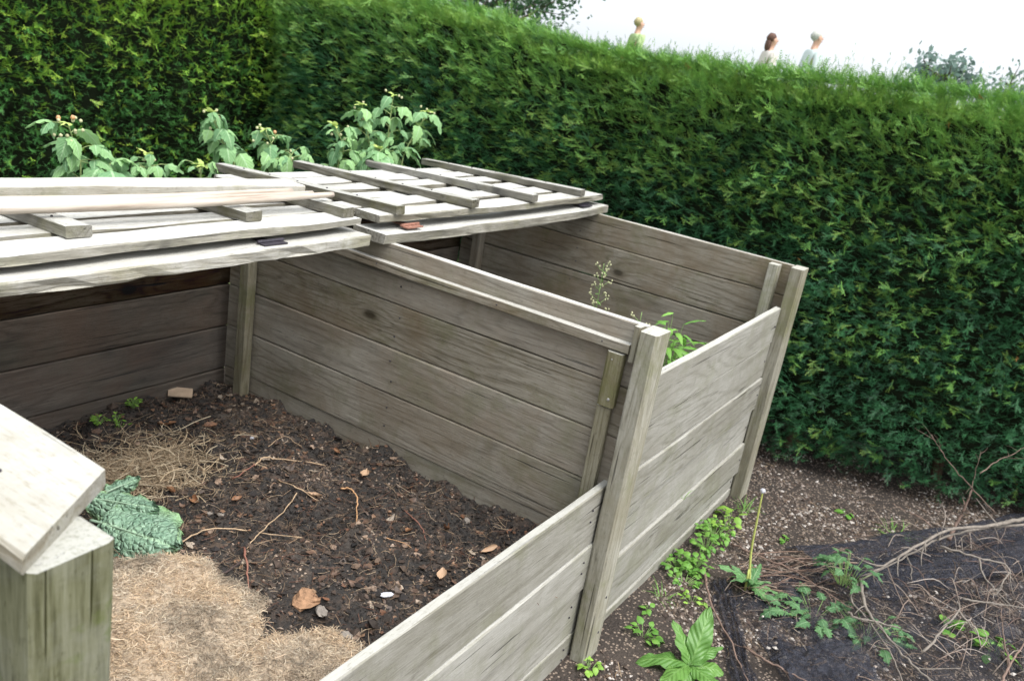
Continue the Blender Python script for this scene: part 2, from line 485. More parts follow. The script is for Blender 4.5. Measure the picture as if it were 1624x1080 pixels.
# divider between the two bays: stacked boards seen from their left side
zj = [.0, .05, .205, .358, .520, .672, .818, 1.0]
for i in range(7):
    a, b = zj[i], zj[i+1]
    dx = R.uniform(-.003, .003)
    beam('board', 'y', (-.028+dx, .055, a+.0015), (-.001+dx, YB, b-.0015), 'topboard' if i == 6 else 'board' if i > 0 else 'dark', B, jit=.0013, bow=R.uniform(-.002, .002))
beam('rail', 'y', (-.056, .082, .918), (-.031, YB-.01, .945), 'topboard', B, cham=.002)
beam('batten', 'z', (-.056, .098, .0), (-.033, .138, .757), 'post', B)
blk = beam('batten', 'z', (-.064, .09, .762), (-.0325, .137, .914), 'post', B, cham=.006)
blk['label'] = 'short thicker block with a round nail head above the batten'
beam('batten', 'z', (-.054, .062, .90), (-.003, .080, .998), 'silverpost', B)
beam('batten', 'z', (-.072, 1.49, .0), (-.034, 1.535, .998), 'post', B)
# posts
def post(x0, x1, y0, y1, ztop, mat='silverpost'):
    return beam('post', 'z', (x0, y0, -.15), (x1, y1, ztop), mat, B, cham=.005, jit=.0016)
post(-.088, .0, .0, .050, 1.0)
post(1.312, 1.400, .0, .050, 1.0)
post(-.088, .0, 1.665, 1.715, 1.0)
post(1.312, 1.400, 1.665, 1.715, 1.0)
beam('post', 'z', (-1.662, .0, -.15), (-1.570, .072, 1.055), 'nearpost', B, cham=.007, jit=.0025)
post(-1.662, -1.570, 1.665, 1.715, 1.0)
# far side wall
zf = [.0, .13, .28, .43, .578, .724, .872, 1.0]
for i in range(7):
    a, b = zf[i], zf[i+1]
    gap = .004 if i == 4 else .0015
    dx = R.uniform(-.002, .002)
    beam('board', 'y', (1.372+dx, .055, a+gap), (1.398+dx, YB, b-gap), 'topboard' if i == 6 else 'board', B)
beam('batten', 'z', (1.322, .098, .0), (1.3695, .138, .992), 'silverpost', B)
beam('batten', 'z', (1.322, 1.49, .0), (1.3695, 1.535, .992), 'board', B)
# left side wall (under the wide capping plank)
for i in range(7):
    a, b = zj[i], zj[i+1]
    beam('board', 'y', (-1.60, .075, a+.0015), (-1.573, YB, b-.0015), 'board', B)
beam('batten', 'z', (-1.5705, .098, .0), (-1.546, .138, .9), 'board', B)
# back boards of both bays
zb = [.0, .06, .2, .350, .515, .672, .83, 1.0]
for i in range(7):
    a, b = zb[i], zb[i+1]
    dy = R.uniform(-.004, .004)
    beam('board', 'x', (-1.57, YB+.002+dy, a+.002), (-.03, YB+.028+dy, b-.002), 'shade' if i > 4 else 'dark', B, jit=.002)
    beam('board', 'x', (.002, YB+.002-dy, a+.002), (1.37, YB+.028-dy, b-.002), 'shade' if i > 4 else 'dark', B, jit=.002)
# front boards, left bay (the front is taken down to the fourth board)
z1 = [-.06, .075, .225, .372, .545]
for i in range(4):
    dy = (.0, .004, -.004, .002)[i]
    beam('board', 'x', (-1.568, .056+dy, z1[i]+.0015), (-.031, .081+dy, z1[i+1]-.0015), 'front', B, jit=.0015, cham=.003)
# front boards, right bay
z2 = [-.07, .036, .112, .25, .403, .543, .690, .838]
yo = [.048, .052, .040, .050, .040, .047, .044]
for i in range(7):
    beam('board', 'x', (.002, yo[i], z2[i]+.0015), (1.311, yo[i]+.024, z2[i+1]-.0015), 'front', B, jit=.0013, bow=R.uniform(-.003, .002))
# capping plank across the near left corner
cap_me = beam_mesh(1.75, .157, .022, 71.3, jit=.003, cham=.004, skew=-.103)
cap_me.materials.append(M['cap'])
capo = link('capping_plank', cap_me, B)
capo.matrix_basis = Matrix.Translation((-1.511, .105, 1.0555)) @ ROTS['y'].to_4x4()
# nails and screws
def nail(parent, p, nrm, r=.0035, name='nail', mat=None):
    n = Vector(nrm).normalized(); a = n.orthogonal().normalized(); b = n.cross(a)
    V = []; F = []
    for q, (rr, hh) in enumerate(((r, -.001), (r, .0012), (r*.55, .002))):
        for k in range(8):
            th = k*math.pi/4; V.append(Vector(p)+(a*math.cos(th)+b*math.sin(th))*rr+n*hh)
    for q in (0, 1):
        for k in range(8):
            i = q*8+k; j = q*8+(k+1) % 8; F.append((i, j, j+8, i+8))
    F.append(tuple(range(16, 24)))
    return link(name, mesh(name, V, F, mat or M['steel'], False), parent)
M['steel'] = plain('dull_steel', (.45, .44, .42), .5, .2, 80, 0, .5, .6)
M['rust'] = plain('rusty_iron', (.25, .12, .085), .85, .35, 90, .4)
M['black_iron'] = plain('dark_iron', (.045, .04, .05), .5, .3, 90, .2, .5, .4)
nail(B, (-.0645, .105, .785), (-1, 0, 0), .0042)
nail(B, (-.0645, .118, .895), (-1, 0, 0), .002)
for yy in (.16, .5, .95, 1.35): nail(B, (-.0565, yy, .932), (-1, 0, 0), .002, mat=M['black_iron'])
for zz in (.06, .18): nail(B, (-.03, -.0005, zz+.02), (0, -1, 0), .004, mat=M['black_iron'])
for (x, y) in ((-1.6, .17), (-1.645, .19), (-1.60, .26)): nail(B, (x, y, 1.0785), (0, 0, 1), .003, mat=M['black_iron'])

for k in range(4):
    for dx in (0, .035): nail(B, (-.125-dx*.0, .0535+(.0, .004, -.004, .002)[k], (z1[k]+z1[k+1])/2+dx), (0, -1, 0), .0028, mat=M['black_iron'])
for k in range(1, 7):
    for dx in (-.03, .03): nail(B, (1.3685, 1.0+R.uniform(-.01, .01), (zf[k]+zf[k+1])/2+dx), (-1, 0, 0), .0028, mat=M['black_iron'])
    for dx in (-.03, .035): nail(B, (-.0335, .118 if k < 1 else .86+R.uniform(-.01, .01), (zj[k]+zj[k+1])/2+dx), (-1, 0, 0), .0028, mat=M['black_iron'])
for k in range(1, 7):
    nail(B, (1.285, yo[k]-.0015, (z2[k]+z2[k+1])/2), (0, -1, 0), .003, mat=M['black_iron'])

# ================================================================== LIDS
def lid(label, x0, x1, bats, front_y, hinge, seed, front_mat='white', xr=0, sag=0.0, rag=.012, yend=1.80, ns=6):
    rr = random.Random(seed)
    t = empty('bin_lid', ((x0+x1)/2, 1.3, 1.0), label, 'lid', 'slatted lids laid over the bays')
    sl = -.045                                                  # the lid falls gently towards the back
    f = beam('front_plank', 'x', (x0, .925, .997), (x1, 1.052, 1.031), front_mat, t, rag=rag, sag=sag, cham=.003, jit=.003)
    ys_ = [front_y+.132*i for i in range(ns)]
    for i, y in enumerate(ys_):
        z = 1.052+sl*(y-1.0)
        a = rr.uniform(-.012, .012); b = rr.uniform(-.012, .012)
        o = beam('slat', 'x', (x0+.02+a+xr, y, z), (x1+b-.005, y+(.090 if i else .100), z+.022), 'lid', t, jit=.0032, cham=.002, rag=.007, sag=rr.uniform(-.009, .003), bow=rr.uniform(-.006, .006))
        o.rotation_euler.z += rr.uniform(-.009, .009)
    for bx, y0, w in bats:
        z = 1.0755
        L = yend-y0+rr.uniform(-.03, .02)
        o = beam('batten', 'y', (bx-w/2, y0, z+sl*(y0-1.0)), (bx+w/2, y0+L, z+sl*(y0-1.0)+.028), 'batten', t, jit=.0026, cham=.0025, bow=rr.uniform(-.006, .006))
        # lie along the sloping lid
        o.matrix_basis = o.matrix_basis @ Matrix.Rotation(math.atan(-sl), 4, 'Y')
    for bx, y0, w in bats:                                      # nail heads through the battens
        for i, y in enumerate(ys_):
            if y > y0+.02: nail(t, (bx+rr.uniform(-.006, .006)-t.location.x, y+.045-t.location.y, 1.1042+sl*(y-.955)-t.location.z), (0, 0, 1), .003, mat=M['black_iron'])
    for (hx, hy, mat) in hinge:
        q = MB()
        def bx_(lo, hi):
            v = [(x, y, z) for z in (lo[2], hi[2]) for y in (lo[1], hi[1]) for x in (lo[0], hi[0])]
            q.add(v, [(0, 2, 3, 1), (4, 5, 7, 6), (0, 1, 5, 4), (2, 6, 7, 3), (0, 4, 6, 2), (1, 3, 7, 5)])
        L0 = Vector(t.location)
        bx_((hx-.016-L0.x, hy-.020-L0.y, 1.0335-1.0), (hx+.016-L0.x, hy+.06-L0.y, 1.0365-1.0))
        bx_((hx-.040-L0.x, hy-.046-L0.y, 1.0335-1.0), (hx+.040-L0.x, hy-.026-L0.y, 1.0375-1.0))
        q.add(*tube([(hx-.044-L0.x, hy-.022-L0.y, .040), (hx+.044-L0.x, hy-.022-L0.y, .040)], .0048, 8))
        q.build('hinge', M[mat], t, False)
    return t
lid('slatted grey timber lid with poles on it over the left bay', -1.66, -.125, [(-.97, 1.03, .058), (-.475, 1.035, .052), (-.165, .985, .045), (-1.45, 1.03, .055)], .962,
    [(-.48, .985, 'black_iron'), (-1.35, .985, 'black_iron')], 3, rag=.026, yend=1.56, ns=4)
lid('slatted grey timber lid with rusty red hinge over the right bay', -.062, 1.452, [(.035, .955, .042), (.43, .945, .042), (.83, .945, .042), (1.24, .955, .042)], .965,
    [(.10, .985, 'rust'), (1.28, .985, 'black_iron')], 4, front_mat='lid', sag=-.010, rag=.006)

# loose plank and poles lying on the left lid
pk = beam_mesh(1.55, .105, .032, 5.5, jit=.002, cham=.003); pk.materials.append(M['white'])
p = tag(link('loose_plank', pk), 'long bleached plank lying skew across the left slatted lid behind the poles', 'plank')
p.matrix_basis = Matrix.Translation((-1.66, 1.40, 1.100)) @ Matrix.Rotation(math.radians(-7.0), 4, 'Z') @ Matrix.Rotation(math.radians(.5), 4, 'Y')
mb_ = NT('bleached_cane')
tc = mb_.n('ShaderNodeTexCoord'); mp = mb_.n('ShaderNodeMapping'); mp.inputs['Scale'].default_value = (4, 60, 60); mb_.l(tc.outputs['Object'], mp.inputs[0])
nz = mb_.noise(mp.outputs[0], 1, 4, .6)
mb_.l(mb_.ramp(nz, [(.3, (.26, .20, .15)), (.6, (.50, .44, .37))]), mb_.b.inputs['Base Color']); mb_.b.inputs['Roughness'].default_value = .55
def pole(label, a, b, r0, r1, nodes):
    a = Vector(a); b = Vector(b); L = (b-a).length
    pts = []; rad = []
    n = 48
    nd = [i for i in nodes]
    for i in range(n+1):
        t = i/n; r = r0+(r1-r0)*t
        for q in nd:
            r *= 1+.16*math.exp(-((t-q)*L/.006)**2)-.05*math.exp(-((t-q)*L/.02)**2)
        pts.append(Vector((L*t, .006*math.sin(t*5+r0*900), .004*math.sin(t*7)))); rad.append(r)
    V, F = tube(pts, rad, 10)
    o = link('cane_pole', mesh('cane_pole', V, F, mb_.m, True))
    d = (b-a).normalized()
    m = d.to_track_quat('X', 'Z').to_matrix().to_4x4(); m.translation = a
    o.matrix_basis = m
    return tag(o, label, 'pole', 'pale poles lying on the left lid')
pole('thicker pale pole, nearest of the poles on the left lid', (-1.68, 1.17, 1.125), (-.13, 1.085, 1.116), .0160, .0085, [.12, .36, .60, .82])
pole('pale pole lying just behind the thick pole on the left lid', (-1.67, 1.215, 1.118), (-.19, 1.115, 1.116), .0125, .009, [.2, .47, .75])
pole('short-ended pole between the loose plank and the other poles', (-1.60, 1.262, 1.117), (-.235, 1.15, 1.116), .0115, .010, [.3, .66])

# ================================================================== COMPOST IN THE LEFT BAY
def hs_(x, y):
    h = .305+.028*noise.noise(Vector((x*2.2, y*2.2, 3)))+.030*noise.noise(Vector((x*6.5, y*6.5, 5)))+.018*noise.noise(Vector((x*13, y*13, 25)))
    h += .055*math.exp(-(((x+1.12)/.35)**2+((y-.62)/.35)**2))
    h -= .02*math.exp(-(((x+.80)/.10)**2+((y-.60)/.09)**2))
    return h
def hfine(x, y):
    return hs_(x, y)+.020*fbm(x*16, y*16, 1, 4)+.007*abs(noise.noise(Vector((x*80, y*80, 2))))
sm = NT('dark_compost')
tc = sm.n('ShaderNodeTexCoord')
n1 = sm.noise(tc.outputs['Object'], 6, 5, .6); n2 = sm.noise(tc.outputs['Object'], 120, 5, .75); n3 = sm.noise(tc.outputs['Object'], 25, 4, .6, .6)
c = sm.ramp(n2, [(.32, (.008, .007, .0065)), (.68, (.040, .034, .029))])
c = sm.mix(sm.ramp(n3, [(.52, 0), (.66, .8)]), c, (.075, .052, .038))
c = sm.mix(sm.ramp(n1, [(.50, 0), (.66, .4)]), c, (.12, .095, .074))
sm.l(c, sm.b.inputs['Base Color']); sm.b.inputs['Roughness'].default_value = .7; sm.b.inputs['Specular IOR Level'].default_value = .4
bp = sm.n('ShaderNodeBump'); bp.inputs['Strength'].default_value = .9; bp.inputs['Distance'].default_value = .008
sm.l(n2, bp.inputs['Height']); sm.l(bp.outputs[0], sm.b.inputs['Normal'])
tag(link('compost_soil', grid_mesh('compost_soil', -1.572, -.03, .082, 1.629, 270, 270, hfine, sm.m)), kind='structure')
# a heap of cut dry grass in the near corner
def hay_d(x, y):
    w = .16*noise.noise(Vector((x*6, y*6, 2)))+.16*noise.noise(Vector((x*17, y*17, 5)))+.08*noise.noise(Vector((x*45, y*45, 5)))
    a = ((x+1.20)/.36)**2+((y-.58)/.29)**2
    b = ((x+1.0)/.20)**2+((y-.25)/.17)**2
    return min(a, b)+w*1.6
def in_hay(x, y, m=0.0): return hay_d(x, y) < 1+m
def anyw(rg, x0=-1.565, x1=-.035, y0=.085, y1=1.62): return rg.uniform(x0, x1), rg.uniform(y0, y1)
def bay(rg):
    while True:
        x, y = anyw(rg)
        if in_hay(x, y) and rg.random() < .93: continue
        return x, y
CC = [(.022, .017, .014), (.032, .024, .019), (.05, .035, .026), (.015, .013, .012), (.03, .024, .02), (.018, .015, .014), (.06, .042, .03), (.05, .04, .034), (.20, .155, .12), (.07, .05, .04), (.02, .018, .017)]
Mcl = tinted('compost_clods', .85, .35, 0, 1, .4)
V, C = chips(22000, bay, hfine, .0015, .0058, CC, .75, 21)
def tone_soil(V, C):
    for i in range(0, len(V), 8):
        x, y = V[i, 0, 0], V[i, 0, 1]
        k = noise.noise(Vector((x*5, y*5, 14)))+.6*noise.noise(Vector((x*14, y*14, 17)))
        if k > .2: C[i:i+8] = C[i:i+8]*1.5+np.array((.040, .030, .021))*min(1, (k-.2)*4)
        if k < 0: C[i:i+8] *= .38
tone_soil(V, C)
V2, C2 = chips(1500, bay, hfine, .005, .015, CC[:6]+[(.06, .042, .03)], .6, 22)
tag(link('compost_crumbs', tri_mesh('compost_crumbs', np.concatenate([V, V2]), Mcl, np.concatenate([C, C2]))), kind='stuff')
V, C = fibres(9500, bay, hfine, .008, .060, .0006, [(.09, .055, .035), (.20, .135, .085), (.04, .03, .022), (.32, .24, .16), (.12, .06, .04)], 23, .010, .7)
tag(link('plant_fibres', tri_mesh('plant_fibres', V, Mfib, C, 4)), kind='stuff')
# torn leaf flakes, small
def flakes(n, area, hf, s0, s1, cols, seed):
    rg = np.random.default_rng(seed); out = []; C = []
    for i in range(n):
        x, y = area(rg); s = rg.uniform(s0, s1); z = hf(x, y)+rg.uniform(.001, .006)
        th = rg.uniform(0, 6.3); cu = rg.uniform(-.6, .9); tilt = rg.uniform(-.5, .5)
        k = 6; ring = []
        for q in range(k):
            a = q*2*math.pi/k; r = s*rg.uniform(.6, 1.15)
            px, py = r*math.cos(a), r*math.sin(a)*.65
            pz = cu*px*px/s+tilt*py
            ring.append(np.array([x+px*math.cos(th)-py*math.sin(th), y+px*math.sin(th)+py*math.cos(th), z+pz]))
        c0 = np.array([x, y, z]); col = np.array(cols[rg.integers(len(cols))])*rg.uniform(.7, 1.25)
        for q in range(k): out.append([c0, ring[q], ring[(q+1) % k]]); C.append(col)
    return np.array(out), np.array(C)
V, C = flakes(900, bay, hfine, .004, .012, [(.11, .055, .032), (.06, .035, .024), (.19, .11, .065), (.04, .027, .02), (.14, .065, .035)], 31)
tag(link('leaf_litter', tri_mesh('leaf_litter', V, tinted('rotting_leaves', .6, .4, .15, 1, .3), C)), kind='stuff')
def scraps(rg):
    while True:
        x, y = bay(rg)
        if noise.noise(Vector((x*3.3, y*3.3, 30)))+.25 > rg.random()*.5: return x, y
V, C = flakes(420, scraps, hfine, .009, .021, [(.12, .072, .048), (.08, .05, .035), (.25, .175, .125), (.17, .115, .08), (.10, .075, .06), (.32, .26, .20)], 33)
tag(link('leaf_scraps', tri_mesh('leaf_scraps', V, tinted('torn_brown_leaves', .55, .4, .15, 1, .35), C)), kind='stuff')
# the dry grass heap
hm = NT('dry_grass_base')
tc = hm.n('ShaderNodeTexCoord'); nz = hm.noise(tc.outputs['Object'], 60, 5, .7)
hm.l(hm.ramp(nz, [(.3, (.26, .20, .14)), (.7, (.46, .37, .27))]), hm.b.inputs['Base Color']); hm.b.inputs['Roughness'].default_value = .9
def hhay(x, y):
    t = max(0, 1-hay_d(x, y))
    lumpy = .014*abs(fbm(x*15, y*15, 7, 4))+.020*noise.noise(Vector((x*8, y*8, 1)))
    return hs_(x, y)+(.006+.045*t**.6+lumpy*min(1, t*4) if t > 0 else -.05)
def hay(rg):
    while True:
        x, y = rg.uniform(-1.56, -.62), rg.uniform(.085, 1.02)
        d = hay_d(x, y)
        if d < 1 or rg.random() < .16*max(0, 1.7-d)**2*.6: return x, y
def hhay2(x, y): return max(hhay(x, y), hfine(x, y))
gheap = empty('grass_clippings_heap', (-1.15, .55, .33), 'heap of straw coloured dried grass clippings in the near corner of the left bay', 'grass clippings')
def local(o, par): o.parent = par; o.matrix_basis = Matrix.Translation(-par.location); return o
local(link('mound', grid_mesh('mound', -1.57, -.68, .083, .98, 90, 90, hhay, hm.m)), gheap)
HC = [(.52, .43, .31), (.44, .35, .245), (.58, .50, .385), (.38, .30, .215), (.50, .385, .275), (.30, .25, .19)]
V, C = fibres(42000, hay, hhay2, .006, .026, .00055, HC, 41, .008, 1.0)
def patch_tint(V, C, s, tones):
    for i in range(0, len(V), 3):
        x, y = V[i, 0, 0], V[i, 0, 1]
        k = noise.noise(Vector((x*s, y*s, 4)))+.5*noise.noise(Vector((x*s*3.3, y*s*3.3, 7)))
        C[i:i+3] *= np.array(tones[0] if k > .12 else tones[1] if k < -.22 else (1, 1, 1))
patch_tint(V, C, 9, [(1.03, .97, .90), (.60, .60, .60)])
local(link('dry_grass', tri_mesh('dry_grass', V, Mfib, C, 4), kind='stuff'), gheap)
# thin scatter of straw further back
def straw2(rg):
    while True:
        a = rg.normal(0, 1); b = rg.normal(0, 1)
        x, y = -.66+.11*a, 1.22+.085*b
        if -1.5 < x < -.05 and .1 < y < 1.6: return x, y
V, C = fibres(2600, straw2, hfine, .03, .10, .0009, [(.40, .31, .20), (.30, .23, .15), (.48, .40, .28), (.22, .16, .10)], 42, .022, .5)
tag(link('straw_scatter', tri_mesh('straw_scatter', V, Mfib, C, 4)), kind='stuff')

# ---- named bits lying on the compost
def sheet(nu, nv, fn):
    V = []; UV = []
    for j in range(nv+1):
        for i in range(nu+1):
            V.append(fn(i/nu*2-1, j/nv)); UV.append((i/nu, j/nv))
    F = [(j*(nu+1)+i, j*(nu+1)+i+1, (j+1)*(nu+1)+i+1, (j+1)*(nu+1)+i) for j in range(nv) for i in range(nu)]
    return V, F, UV
def leaf_mesh(name, mat, L, Wd, nu=4, nv=8, droop=.25, fold=.25, shape=.55, serr=0.0, wav=0.0, seed=0, tip=1.0, bump=0.0):
    """leaf from the origin along +Y, upper side +Z"""
    rr = random.Random(seed)
    def fn(u, v):
        w = (math.sin(math.pi*min(1, v**shape))**.8 if v < 1 else 0)*Wd*.5
        w = max(w, .0006)
        if serr and 0 < v < 1: w *= 1+serr*(1 if int(round(v*nv)) % 2 else -1)*abs(u)
        x = u*w
        z = abs(x)*fold*-1+fold*w*.3-droop*L*v*v
        z += wav*math.sin(v*17+seed+u*2)*abs(u)*L*.06
        if bump: z += bump*noise.noise(Vector((x*60, v*L*60, seed)))
        return (x, L*v*(1-.2*droop*v), z)
    V, F, UV = sheet(nu, nv, fn)
    me = mesh(name, V, F, mat, True)
    uv = me.uv_layers.new(name='UVMap')
    for l in me.loops: uv.data[l.index].uv = UV[l.vertex_index]
    return me
def place(o, loc, yaw=0, pitch=0, roll=0, s=1.0):
    o.matrix_basis = Matrix.Translation(loc) @ Matrix.Rotation(yaw, 4, 'Z') @ Matrix.Rotation(pitch, 4, 'X') @ Matrix.Rotation(roll, 4, 'Y') @ Matrix.Scale(s, 4)
    return o
M['dryleaf'] = leafmat('dry_brown_leaf', (.13, .06, .03), (.36, .19, .10), None, .55, .15, .4, 60)
M['tanleaf'] = leafmat('tan_dry_leaf', (.32, .20, .12), (.50, .34, .22), None, .6, .15, .4, 60)
def curled(name, L, Wd, seed, mat, curl=1.5):
    rr = random.Random(seed)
    def fn(u, v):
        w = math.sin(math.pi*min(1, (v*.96+.02)**.8))**.7*Wd*.5*(1+.12*noise.noise(Vector((v*9, u, seed))))
        a = u*curl
        x = math.sin(a)/curl*w; z = (1-math.cos(a))/curl*w
        z += L*.25*(v-.5)**2*2+.006*noise.noise(Vector((u*2, v*4, seed)))
        return (x+.003*noise.noise(Vector((v*7, 3, seed))), L*(v-.5), z)
    V, F, UV = sheet(5, 7, fn)
    return mesh(name, V, F, M[mat], True)
def onsoil(u, v): return spot_h(u, v, hfine)
bits = [
 (265, 677, .062, .042, 'dryleaf', 1.0, 'broad flattened brown leaf at the back edge of the straw patch'),
 (333, 680, .048, .038, 'dryleaf', 1.3, 'round rust brown leaf right of the broad flat brown leaf'),
 (310, 800, .042, .040, 'dryleaf', 1.9, 'glossy curled brown leaf right of the cabbage leaves'),
 (270, 783, .045, .03, 'dryleaf', 1.8, 'crumpled dark red leaf above the cabbage leaves'),
 (375, 795, .030, .022, 'dryleaf', 1.4, 'small folded brown leaf right of the glossy curled leaf'),
 (578, 756, .055, .032, 'tanleaf', 1.2, 'tan curled leaf lying near the divider boards'),
 (497, 790, .05, .024, 'tanleaf', 1.6, 'long tan leaf below the bent orange stem'),
 (775, 876, .050, .024, 'tanleaf', 1.5, 'pale tan leaf nearest the front board corner'),
 (648, 845, .035, .022, 'dryleaf', 1.4, 'small orange brown leaf in the middle of the dark soil'),
 (707, 840, .050, .026, 'dryleaf', 1.6, 'brown leaf leaning against the foot of the divider'),
 (535, 720, .040, .020, 'dryleaf', 1.5, 'small brown leaf at the back against the divider'),
 (700, 915, .038, .03, 'tanleaf', 1.0, 'flat tan flake close to the front boards'),
]
for i, (u, v, L, Wd, mat, cu, lab) in enumerate(bits):
    p = onsoil(u, v)
    o = link('dry_leaf', curled('dry_leaf', L, Wd, i*3.3, mat, cu))
    place(o, p+Vector((0, 0, .008)), R.uniform(0, 6.3), R.uniform(-.3, .3), R.uniform(-.4, .4))
    tag(o, lab, 'dry leaf', 'dry leaves on the compost')
M['card'] = plain('soggy_card', (.36, .27, .19), .85, .15, 40)
p = onsoil(285, 632)
def slab(V2, t):
    n = len(V2); V = [(x, y, 0) for x, y in V2]+[(x, y, t) for x, y in V2]
    F = [tuple(reversed(range(n))), tuple(range(n, 2*n))]+[(i, (i+1) % n, n+(i+1) % n, n+i) for i in range(n)]
    return V, F
V, F = slab([(-.043, -.022), (.036, -.03), (.046, .02), (.0, .026), (-.036, .028)], .004)
o = link('card_scrap', mesh('card_scrap', V, F, M['card'])); place(o, p+Vector((0, 0, .022)), -.5, .25, .08)
tag(o, 'torn flat piece of brown card at the back of the compost', 'card scrap')
M['paper'] = plain('white_scrap', (.48, .48, .52), .7, .12, 60)
M['ash'] = plain('pale_crust', (.20, .175, .15), .8, .35, 50, .3)
def lump(name, s, seed, mat, sub=2, rough=.3):
    V = []; F = []
    nu, nv = 10, 6
    for j in range(nv+1):
        for i in range(nu):
            a = 2*math.pi*i/nu; b = math.pi*j/nv
            d = Vector((math.sin(b)*math.cos(a), math.sin(b)*math.sin(a), math.cos(b)))
            k = 1+rough*noise.noise(d*1.7+Vector((seed, 0, 0)))+rough*.5*noise.noise(d*4+Vector((0, seed, 0)))
            V.append((d.x*s[0]*k, d.y*s[1]*k, d.z*s[2]*k))
    for j in range(nv):
        for i in range(nu):
            F.append((j*nu+i, (j+1)*nu+i, (j+1)*nu+(i+1) % nu, j*nu+(i+1) % nu))
    return mesh(name, V, F, M[mat], name in ('bud', 'berry', 'hair'))
for i, (u, v, s, mat, nm, lab, cat) in enumerate([
  (612, 944, (.019, .009, .004), 'paper', 'white_scrap', 'crumpled bright white scrap in the dark soil near the front boards', 'scrap'),
  (350, 817, (.010, .008, .004), 'ash', 'pale_stone', 'pale square stone right of the glossy curled leaf', 'stone'),
  (333, 815, (.009, .006, .004), 'ash', 'pale_stone', 'smaller pale stone just left of the square stone', 'stone'),
  (400, 697, (.008, .012, .005), 'paper', 'withered_flower', 'withered white flower head near the back of the dark soil', 'flower'),
  (510, 970, (.024, .014, .007), 'ash', 'pale_crust', 'greyish white crust beside the orange clump', 'crust'),
  (740, 828, (.012, .010, .008), 'ash', 'pale_stone', 'pale stone against the foot of the divider', 'stone'),
  (548, 1012, (.016, .013, .010), 'ash', 'pale_stone', 'round pinkish stone nearest the front boards', 'stone'),
  (598, 1050, (.010, .010, .008), 'ash', 'pale_stone', 'tiny pale stone tucked behind the top front board', 'stone'),
]):
    p = onsoil(u, v)
    o = link(nm, lump(nm, s, i*7.7, mat)); place(o, p+Vector((0, 0, s[2]*.6)), R.uniform(0, 6))
    tag(o, lab, cat)
M['orange'] = plain('orange_sawdust', (.26, .15, .085), .9, .4, 70, .6)
p = onsoil(490, 945)
o = link('rotten_clump', lump('rotten_clump', (.050, .034, .014), 4.4, 'orange', rough=.6)); place(o, p+Vector((0, 0, .001)), .4)
tag(o, 'orange brown rotten clump in the soil beside the grass clippings', 'clump')

# sticks and stems on the compost
def stick(label, px, r, col, name='dead_stem', lift=.008, cat='dead stem', hf=hfine):
    pts = [spot_h(u, v, hf)+Vector((0, 0, lift+dz)) for (u, v, dz) in px]
    c0 = Vector(pts[0])
    P = smooth_path([q-c0 for q in pts], 5)
    P = [q+Vector((R.gauss(0, r*.5), R.gauss(0, r*.5), R.gauss(0, r*.4))) for q in P]; r *= .82
    n = len(P)
    V, F = tube(P, [r*(1-.45*i/(n-1))*R.uniform(.72, 1.25) for i in range(n)], 6)
    o = link(name, mesh(name, V, F, M[col], True)); o.location = c0
    return tag(o, label, cat)
M['stem_pale'] = plain('pale_dead_stem', (.38, .27, .17), .7, .25, 60, .2)
M['stem_red'] = plain('reddish_dead_stem', (.22, .10, .07), .7, .3, 60, .2)
M['stem_dark'] = plain('dark_dead_stick', (.055, .038, .034), .8, .4, 60, .3)
M['stem_orange'] = plain('orange_dead_stem', (.42, .24, .12), .65, .25, 60, .2)
stick('dark straight stick lying behind the cabbage leaves', [(168, 768, 0), (205, 763, .004), (256, 756, 0)], .0045, 'stem_dark', cat='stick', name='stick')
stick('long pale stem with a curled end across the back of the soil', [(404, 742, 0), (418, 735, .012), (450, 737, .01), (516, 741, 0)], .0032, 'stem_pale')
stick('thick bent orange stem hooked downwards near the divider', [(540, 778, 0), (556, 785, .01), (566, 800, .012), (564, 822, .008), (570, 846, 0)], .0032, 'stem_orange')
stick('long thin pale stem running from the cabbage to the middle', [(278, 872, .002), (320, 852, .012), (372, 851, .014), (430, 858, .012), (478, 857, .002)], .0030, 'stem_pale')
stick('pale stem crossing over the long thin stem', [(470, 788, .004), (448, 825, .02), (410, 858, .015), (392, 874, 0)], .0028, 'stem_pale')
stick('short reddish stem standing near the grass clippings', [(386, 880, .012), (390, 910, .010), (396, 942, 0)], .0038, 'stem_red')
stick('thin reddish stem below the withered flower', [(368, 764, 0), (395, 752, .012), (404, 748, .014)], .0030, 'stem_red')
stick('dark root curving beside the grass clippings', [(320, 940, 0), (352, 922, .01), (382, 898, .008)], .0045, 'stem_dark', cat='root', name='root')
stick('thin brown stem arching near the divider foot', [(585, 885, 0), (592, 860, .012), (606, 835, .01)], .0022, 'stem_dark')
stick('straight brown twig leaning by the divider', [(640, 812, 0), (664, 840, .01), (676, 862, .004)], .0024, 'stem_red')
stick('thin orange straw in the middle of the dark soil', [(612, 857, 0), (640, 869, .008), (652, 872, 0)], .0016, 'stem_orange')
stick('short pale stem near the back left clippings', [(425, 712, 0), (450, 700, .01), (478, 712, 0)], .0016, 'stem_pale')
stick('forked pale stem under the long tan leaf', [(440, 765, 0), (470, 782, .01), (505, 800, .004)], .0026, 'stem_pale')

